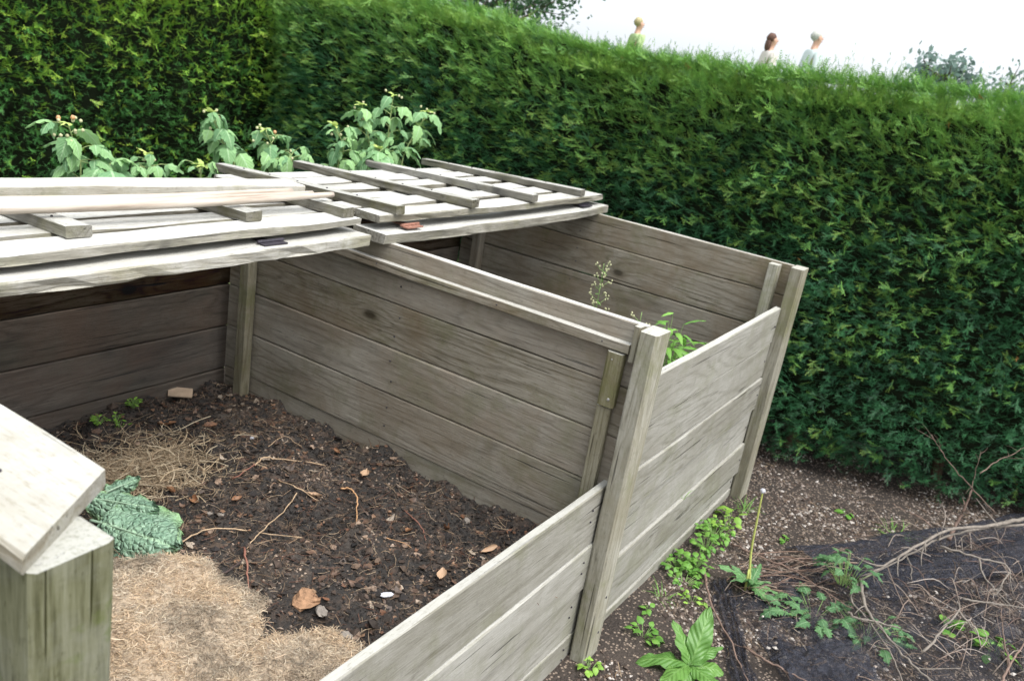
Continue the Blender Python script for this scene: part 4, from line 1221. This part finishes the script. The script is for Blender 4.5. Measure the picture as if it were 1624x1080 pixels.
# ================================================================== NETTING AND BRUSHWOOD
nm = NT('black_netting')
tc = nm.n('ShaderNodeTexCoord')
nz = nm.noise(tc.outputs['Object'], 9, 5, .6, .6)
def lines(ax, sc):
    s = nm.n('ShaderNodeSeparateXYZ'); nm.l(tc.outputs['Object'], s.inputs[0])
    return nm.ramp(nm.math('ABSOLUTE', nm.math('SINE', nm.math('MULTIPLY', s.outputs[ax], sc))), [(.0, 1), (.35, .8), (.5, 0)])
wv = nm.math('MAXIMUM', lines(0, 620), lines(1, 620))
al = nm.math('ADD', nm.math('MULTIPLY', wv, .35), nm.ramp(nz, [(.40, .0), (.64, .48)]))
nm.b.inputs['Base Color'].default_value = (.012, .014, .024, 1); nm.b.inputs['Roughness'].default_value = .6
nm.l(al, nm.b.inputs['Alpha'])
def net_fn(u, v):
    k = (u+1)/2
    x = 2.45*k+(1-k)*(-.9+1.45*v+.06*noise.noise(Vector((v*7, 1, 1))))
    ytop = -.25-.62*(x-.8)*(1 if x > .8 else .2)+.05*noise.noise(Vector((x*4, 2, 1)))
    y = -1.8+(ytop+1.8)*v
    z = gh(x, y)+.016+.05*max(0, noise.noise(Vector((x*3.2, y*3.2, 6))))+.010*noise.noise(Vector((x*14, y*9, 2)))+.006*noise.noise(Vector((x*30, y*22, 2)))
    cr_ = abs(noise.noise(Vector((x*3.5, y*5.5, 12))+Vector((0, 0, .3)))); z += .016*max(0, 1-cr_*9)+.010*max(0, 1-abs(noise.noise(Vector((x*9, y*12, 15))))*8)
    if v > .97 or k < .015: z = gh(x, y)+.004
    return (x, y, z)
V, F, UV = sheet(200, 150, net_fn)
NETV = V
net = link('netting', mesh('netting', V, F, nm.m, True))
tag(net, 'crumpled fine black garden netting spread on the gravel under dead branches', 'netting')
def fold(label, px, r, seed):
    """a gathered, many-layered run of net: a wide corrugated sheet along a path"""
    pts = [ong(u, v)+Vector((0, 0, dz)) for u, v, dz in px]
    c0 = pts[0].copy(); P = smooth_path([q-c0 for q in pts], 14); n = len(P)-1
    def fn(u, v):
        i = min(n-1, int(v*n)); q = P[i].lerp(P[i+1], v*n-i); t = (P[i+1]-P[i]).normalized(); sd_ = Vector((-t.y, t.x, 0))
        w = r*(1+.6*noise.noise(Vector((v*4, seed, u*.7))))
        z = (1-u*u)*r*.45+.007*math.sin(u*13+4*noise.noise(Vector((v*5, seed, 1))))+.010*noise.noise(Vector((v*16, u*3, seed)))
        return q+sd_*u*w+Vector((0, 0, max(z, -.02)))
    V, F, UV = sheet(26, 60, fn)
    o = link('net_fold', mesh('net_fold', V, F, M['netroll'], True)); o.location = c0
    o.parent = net
    return o
nr = NT('gathered_netting'); nr.b.inputs['Base Color'].default_value = (.013, .015, .026, 1); nr.b.inputs['Roughness'].default_value = .7
tc = nr.n('ShaderNodeTexCoord'); nz = nr.noise(tc.outputs['Object'], 45, 5, .7, 1.0)
bp = nr.n('ShaderNodeBump'); bp.inputs['Strength'].default_value = 1; bp.inputs['Distance'].default_value = .01; nr.l(nz, bp.inputs['Height']); nr.l(bp.outputs[0], nr.b.inputs['Normal'])
nr.l(nr.ramp(nz, [(.36, .25), (.62, .85)]), nr.b.inputs['Alpha'])
M['netroll'] = nr.m
fold('', [(1350, 925, .01), (1440, 922, .02), (1530, 908, .03), (1640, 888, .04)], .085, 1)
fold('', [(1270, 890, .005), (1360, 882, .01), (1450, 868, .015), (1560, 850, .02), (1640, 838, .02)], .08, 2)
fold('', [(1180, 1100, .01), (1170, 1040, .01), (1150, 960, .005), (1140, 925, .005)], .035, 3)
fold('', [(1230, 1075, .01), (1290, 1060, .012), (1360, 1050, .01)], .09, 4)
def on_net(rg):
    v = NETV[int(rg.integers(len(NETV)))]; return v[0]+rg.uniform(-.006, .006), v[1]+rg.uniform(-.006, .006)
V, C = chips(2600, on_net, lambda x, y: gh(x, y)+.018, .003, .008, CH, .6, 8)
tag(link('chips_on_net', tri_mesh('chips_on_net', V, Mch, C)), kind='stuff')
V, C = fibres(1500, on_net, lambda x, y: gh(x, y)+.03, .02, .09, .0007, [(.20, .14, .10), (.30, .24, .18), (.12, .085, .06)], 9, .03, .5)
tag(link('litter_on_net', tri_mesh('litter_on_net', V, Mfib, C, 4)), kind='stuff')
M['twig'] = plain('grey_dead_branch', (.18, .155, .13), .8, .3, 70, .3)
M['twigp'] = plain('pinkish_dead_twig', (.17, .115, .09), .75, .3, 70, .3)
M['twigd'] = plain('brown_dead_twig', (.13, .09, .07), .8, .3, 70, .3)
def branch(label, px, r, mat='twig', twigs=5, seed=0, tl=.10, wob=.0016):
    """px: (u, v, height above ground); the spot is found on the plane at that height"""
    rr = random.Random(seed)
    pts = [spot_h(u, v, lambda x, y, q=q: min(gh(x, y), .05)+q, q) for u, v, q in px]
    c0 = pts[0].copy()
    P = smooth_path([q-c0 for q in pts], 6); n = len(P)
    P = [q+Vector((rr.gauss(0, wob), rr.gauss(0, wob), rr.gauss(0, wob))) for q in P]
    root = empty('dead_branch', c0, label, 'branch', 'dead branches on the netting')
    V, F = tube(P, [r*(1-.6*i/(n-1))*rr.uniform(.9, 1.1) for i in range(n)], 7)
    link('limb', mesh('limb', V, F, M[mat], True), root)
    for k in range(twigs):
        i = rr.randrange(2, n-1); q = P[i]; t = (P[min(i+1, n-1)]-P[i-1]).normalized()
        sd_ = Vector((rr.gauss(0, 1), rr.gauss(0, 1), rr.gauss(0, .6))).normalized()
        d = (t*.9+sd_*.9).normalized(); L = tl*rr.uniform(.4, 1.4)
        pp = [q]
        for s in range(4):
            d = (d+Vector((rr.gauss(0, .13), rr.gauss(0, .13), rr.gauss(0, .10)))).normalized()
            pp.append(pp[-1]+d*L/4)
        if min(a.z for a in pp)+c0.z < .012: continue
        link('twig', mesh('twig', *tube(pp, [r*.42*(1-.17*s) for s in range(5)], 5), M[mat], True), root)
    return root
branch('long arching grey branch, thickest of those on the netting', [(1640, 818, .22), (1600, 828, .22), (1560, 835, .22), (1505, 840, .20), (1450, 868, .17), (1410, 892, .13), (1368, 918, .08)], .0085, 'twig', 9, 1)
branch('second grey branch following just under the arching one', [(1640, 830, .20), (1570, 836, .20), (1500, 850, .17), (1440, 880, .13), (1375, 915, .08)], .0060, 'twig', 8, 2)
branch('grey branch dropping from the fork to the bottom edge', [(1365, 918, .08), (1372, 960, .07), (1400, 1000, .07), (1440, 1045, .06), (1482, 1088, .05)], .0065, 'twig', 7, 3)
branch('thin grey branch doubling the one that drops from the fork', [(1362, 925, .07), (1350, 950, .06), (1378, 985, .06), (1415, 1040, .05), (1435, 1090, .04)], .0040, 'twig', 5, 4)
branch('short grey twig ending blunt in the middle of the netting', [(1345, 970, .06), (1360, 980, .07), (1400, 988, .07), (1444, 1002, .07)], .0045, 'twig', 2, 5, .05)
branch('forked pale branch on the right with a drooping tip', [(1490, 865, .16), (1550, 884, .17), (1598, 898, .17), (1590, 925, .14), (1575, 950, .12)], .0042, 'twig', 4, 6)
branch('thin branch slanting down from the forked pale branch', [(1553, 886, .17), (1560, 912, .13), (1585, 942, .10), (1610, 968, .07)], .0036, 'twig', 2, 7, .07)
branch('pale bent twig shaped like a peak at the lower right', [(1465, 1035, .05), (1496, 998, .09), (1520, 968, .12), (1519, 952, .13)], .0042, 'twig', 1, 8, .05)
branch('right leg of the peak shaped twig', [(1520, 968, .12), (1540, 992, .08), (1560, 1018, .05)], .0036, 'twig', 1, 9, .05)
branch('stout upright broken stick in front of the hedge', [(1505, 855, .10), (1514, 836, .14), (1530, 805, .22), (1541, 776, .30)], .0085, 'twigp', 1, 10, .08)
branch('thin bare twig reaching up across the hedge face', [(1580, 815, .25), (1540, 772, .36), (1512, 742, .44), (1488, 708, .52), (1478, 690, .56)], .0028, 'twigd', 5, 11, .10)
branch('thin twig rising from the broken stick to the right', [(1537, 790, .27), (1545, 760, .34), (1552, 730, .42), (1556, 715, .45)], .0024, 'twigd', 2, 12, .06)
branch('curved grey twig leaning towards the hedge foot', [(1478, 835, .16), (1460, 820, .18), (1440, 812, .18), (1415, 798, .18)], .0026, 'twigp', 3, 13, .07)
branch('long thin twig sweeping to the right edge over the hedge', [(1555, 750, .40), (1580, 732, .42), (1610, 718, .44), (1640, 700, .47)], .0026, 'twigd', 3, 14, .1)
branch('long straight pinkish twig over the netting towards the dandelion', [(1160, 862, .02), (1200, 880, .03), (1260, 905, .04), (1310, 938, .05), (1352, 965, .05)], .0036, 'twigp', 4, 15, .06)
branch('pinkish twig along the far edge of the netting', [(1240, 888, .02), (1320, 882, .03), (1390, 876, .03), (1450, 865, .04)], .0028, 'twigp', 2, 16, .06)
branch('reddish twig at the near edge of the netting', [(1118, 905, .03), (1125, 950, .03), (1160, 1020, .03), (1190, 1090, .03)], .0045, 'twigp', 2, 17, .05)
branch('thin reddish twig near the bottom below the dandelion', [(1180, 1025, .03), (1220, 1050, .04), (1260, 1070, .04), (1300, 1090, .04)], .0038, 'twigp', 1, 18, .05)
branch('pale twig at the bottom right corner', [(1585, 1085, .05), (1605, 1050, .08), (1630, 1010, .10)], .0048, 'twigp', 2, 19, .06)
branch('upright thin twig at the lower right edge', [(1600, 1070, .05), (1592, 1010, .10), (1588, 965, .14)], .0034, 'twigd', 4, 20, .08)
branch('grey twig lying level above the peak shaped one', [(1528, 950, .10), (1570, 956, .10), (1640, 966, .10)], .0036, 'twig', 3, 21, .07)
branch('short pale stick tip inside the net near the arching branch', [(1436, 880, .09), (1444, 895, .09), (1447, 920, .06)], .0036, 'twig', 0, 22)
# sheaf of fine stems by the dandelion: uncountable, one object
rr = random.Random(77); q = MB()
for i in range(55):
    u = rr.uniform(1145, 1280); v = rr.uniform(880, 945); a = ong(u, v); b = ong(u+rr.uniform(30, 110), v+rr.gauss(0, 16))
    m_ = (a+b)/2+Vector((rr.uniform(-.02, .02), rr.uniform(-.02, .02), rr.uniform(.01, .05)))
    q.add(*tube(smooth_path([a+Vector((0, 0, rr.uniform(.01, .03))), m_, b+Vector((0, 0, rr.uniform(.01, .05)))], 3), rr.uniform(.0009, .0021), 4), rr.choice([(.20, .13, .095), (.15, .10, .08), (.10, .065, .05), (.26, .20, .155)]))
for i in range(150):
    u = rr.triangular(1380, 1640, 1610); v = rr.uniform(850, 1078); a = ong(u, v); b = ong(u+rr.uniform(-90, 60), v+rr.uniform(-60, 30))
    m_ = (a+b)/2+Vector((rr.uniform(-.02, .02), rr.uniform(-.02, .02), rr.uniform(.02, .10)))
    q.add(*tube(smooth_path([a+Vector((0, 0, .02)), m_, b+Vector((0, 0, rr.uniform(.02, .08)))], 3), rr.uniform(.0008, .0019), 4), rr.choice([(.26, .21, .17), (.20, .15, .12), (.12, .08, .065), (.34, .29, .25)]))
q.build('fine_brushwood', tinted('fine_twigs', .8), None, True, 'stuff')

# ================================================================== FAR TREES AND PEOPLE
Mtl = tinted('tree_leaves', .6, .3, .3)
M['trunk'] = plain('tree_bark', (.10, .085, .07), .9, .3, 8, .4)
def tree(label, cx, cy, H0, rad, nleaf, seed, col, sparse=.5):
    rg = np.random.default_rng(seed); rr = random.Random(seed)
    z0 = gh(cx, cy) if abs(cx) < 30 else .9
    root = empty('tree', (cx, cy, z0), label, 'tree')
    q = MB(); tips = []
    q.add(*tube([(0, 0, -.1), (.05, 0, H0*.35), (.0, .05, H0*.8)], [.16, .12, .05], 8))
    for i in range(16):
        a = i*2.4; h = H0*(.35+.5*i/16); L = rad*(1.1-.5*i/16)
        p0 = Vector((0, 0, h)); p1 = p0+Vector((math.cos(a)*L*.5, math.sin(a)*L*.5, L*.25)); p2 = p0+Vector((math.cos(a)*L, math.sin(a)*L, L*.55))
        q.add(*tube([p0, p1, p2], [.05, .03, .012], 6)); tips += [p1, p2, (p1+p2)/2]
        for k in range(4):
            e = p2+Vector((rr.gauss(0, .3), rr.gauss(0, .3), rr.gauss(.15, .3)))*rad*.6
            q.add(*tube([p1.lerp(p2, .6), e], [.014, .005], 4)); tips.append(e)
    link('trunk', joined('trunk', q.V, q.F, M['trunk'], None, True), root)
    tips = np.array([tuple(t) for t in tips]+[(0, 0, H0*.9)])
    ci = rg.integers(len(tips), size=nleaf)
    P = tips[ci]+rg.normal(0, rad*.17, (nleaf, 3))
    d1 = rg.normal(0, 1, (nleaf, 3)); d1 /= np.linalg.norm(d1, axis=1, keepdims=True); d2 = np.cross(d1, rg.normal(0, 1, (nleaf, 3))); d2 /= np.linalg.norm(d2, axis=1, keepdims=True)
    s = rg.uniform(.04, .07, (nleaf, 1))
    V = np.stack([P-d1*s, P+d2*s*.5, P+d1*s, P-d2*s*.5], 1)
    C = np.array(col)[None]*rg.uniform(.6, 1.4, (nleaf, 1))
    link('crown', tri_mesh('crown', V, Mtl, C, 4), root, None, 'stuff')
def dirpt(u, v, dist):
    d = _f+(u-812)/FPX*_r2-(v-540)/FPX*_u2; d = d/np.linalg.norm(d[:2])
    return Vector(CAM+d*dist)
t1 = dirpt(1512, 60, 15); tree('small distant bluish green tree beyond the hedge at the right', t1.x, t1.y, t1.z-.9-.2, .45, 1500, 3, (.16, .23, .20))  # distance haze is put into the pale bluish leaf colour
t2 = dirpt(760, -25, 17); tree('dark leafy distant tree beyond the highest part of the hedge', t2.x, t2.y, t2.z-.9+.3, 1.5, 6000, 4, (.04, .09, .04))
t3 = dirpt(1640, 105, 18); tree('distant tree at the right edge beyond the hedge', t3.x, t3.y, t3.z-.9-.2, .6, 1500, 5, (.16, .23, .19))  # leaf colour paled for haze as well

M['skin'] = plain('skin', (.55, .33, .24), .5, .08, 20)
def person(label, u, v, dist, face_yaw, shirt, hair, ht=1.68, longhair=False):
    hp = dirpt(u, v, dist)                                # top of the head
    gz = gh(hp.x, hp.y)
    sc_ = (hp.z-gz)/1.72
    root = empty('person', (hp.x, hp.y, gz), label, 'person')
    root.rotation_euler = (0, 0, face_yaw); root.scale = (sc_,)*3
    # faces +X
    J = {}; E = []; Rr = []
    def j(n, p, r, par=None):
        J[n] = len(Rr); pts.append(p); Rr.append(r)
        if par: E.append((J[par], J[n]))
    pts = []
    j('pelvis', (0, 0, .95), (.13, .16)); j('waist', (0, 0, 1.1), (.11, .14), 'pelvis'); j('chest', (0, 0, 1.3), (.12, .17), 'waist')
    j('neckb', (-.01, 0, 1.43), (.06, .07), 'chest'); j('neck', (.0, 0, 1.50), (.05, .05), 'neckb'); j('headl', (.02, 0, 1.56), (.072, .066), 'neck'); j('headm', (.012, 0, 1.63), (.092, .075), 'headl'); j('headt', (0, 0, 1.68), (.062, .055), 'headm')
    for s, n in ((1, 'l'), (-1, 'r')):
        j('sh'+n, (0, s*.17, 1.38), (.055, .055), 'chest'); j('el'+n, (-.03, s*.23, 1.12), (.040, .040), 'sh'+n); j('wr'+n, (.05, s*.24, .88), (.026, .030), 'el'+n); j('pa'+n, (.07, s*.24, .81), (.018, .038), 'wr'+n)
        for k in range(4): j('f%d'%k+n, (.09+.005*k, s*(.215+.017*k), .735-.005*abs(k-1.5)), (.009, .009), 'pa'+n)
        j('th'+n, (.105, s*.215, .80), (.010, .010), 'wr'+n)
        j('hi'+n, (0, s*.09, .90), (.085, .09), 'pelvis'); j('kn'+n, (.05*s, s*.10, .50), (.058, .058), 'hi'+n); j('an'+n, (.10*s-.03, s*.10, .09), (.040, .040), 'kn'+n); j('to'+n, (.10*s+.13, s*.11, .03), (.035, .045), 'an'+n)
    me = bpy.data.meshes.new('body'); me.from_pydata(pts, E, []); me.materials.append(M['skin'])
    o = link('body', me, root)
    md = o.modifiers.new('skin', 'SKIN'); md.use_smooth_shade = True
    for i, r in enumerate(Rr): me.skin_vertices[0].data[i].radius = r
    me.skin_vertices[0].data[0].use_root = True
    sb = o.modifiers.new('sub', 'SUBSURF'); sb.levels = 1; sb.render_levels = 2
    # clothes: a slightly larger skin over trunk, arms and legs
    def shell(name, names, grow, colr):
        ids = [J[n] for n in names]; mp_ = {a: b for b, a in enumerate(ids)}
        m2 = bpy.data.meshes.new(name); m2.from_pydata([pts[i] for i in ids], [(mp_[a], mp_[b]) for a, b in E if a in mp_ and b in mp_], [])
        m2.materials.append(plain(name+'_cloth', colr, .9, .1, 15, .2))
        o2 = link(name, m2, root); k_ = o2.modifiers.new('skin', 'SKIN'); k_.use_smooth_shade = True
        for b, i in enumerate(ids): m2.skin_vertices[0].data[b].radius = tuple(x+grow for x in Rr[i])
        m2.skin_vertices[0].data[0].use_root = True
        s2 = o2.modifiers.new('sub', 'SUBSURF'); s2.levels = 1; s2.render_levels = 2
    shell('jacket', ['pelvis', 'waist', 'chest', 'neckb', 'shl', 'ell', 'wrl', 'shr', 'elr', 'wrr'], .018, shirt)
    shell('trousers', ['pelvis', 'hil', 'knl', 'anl', 'hir', 'knr', 'anr'], .012, (.04, .05, .08))
    hm_ = plain('hair', hair, .7, .3, 60, .3)
    def part(name, c, s, mat, seed, rough=.1):
        m3 = lump(name, s, seed, 'skin', rough=rough); m3.materials.clear(); m3.materials.append(mat)
        o3 = link(name, m3, root); o3.location = c; return o3
    part('hair', (-.024, 0, 1.645), (.088, .084, .088), hm_, 2.0)
    if longhair: part('hair', (-.065, 0, 1.53), (.05, .075, .12), hm_, 5.0)
    part('nose', (.098, 0, 1.612), (.014, .011, .018), M['skin'], 1, .05)
    dk_ = plain('dark_eye', (.03, .02, .02), .3, .1, 20)
    for s in (-1, 1):
        part('eye', (.092, s*.030, 1.640), (.008, .010, .006), dk_, 1, 0)
        part('ear', (.0, s*.083, 1.615), (.018, .010, .030), M['skin'], 1, .1)
    part('mouth', (.098, 0, 1.572), (.008, .022, .006), plain('lips', (.40, .15, .13), .5, .1, 20), 1, 0)
person('person with fair hair and pale green top beyond the highest hedge shoots', 1016, 29, 16.4, YAW-1.2, (.35, .45, .22), (.35, .30, .16))
person('person with dark brown hair walking behind the hedge, middle of the three', 1228, 54, 15.8, YAW-1.35, (.55, .50, .46), (.10, .05, .035), 1.66, True)
person('person with grey hair and light blue top walking behind the hedge, rightmost', 1299, 50, 16.1, YAW-1.35, (.50, .56, .55), (.42, .42, .38))
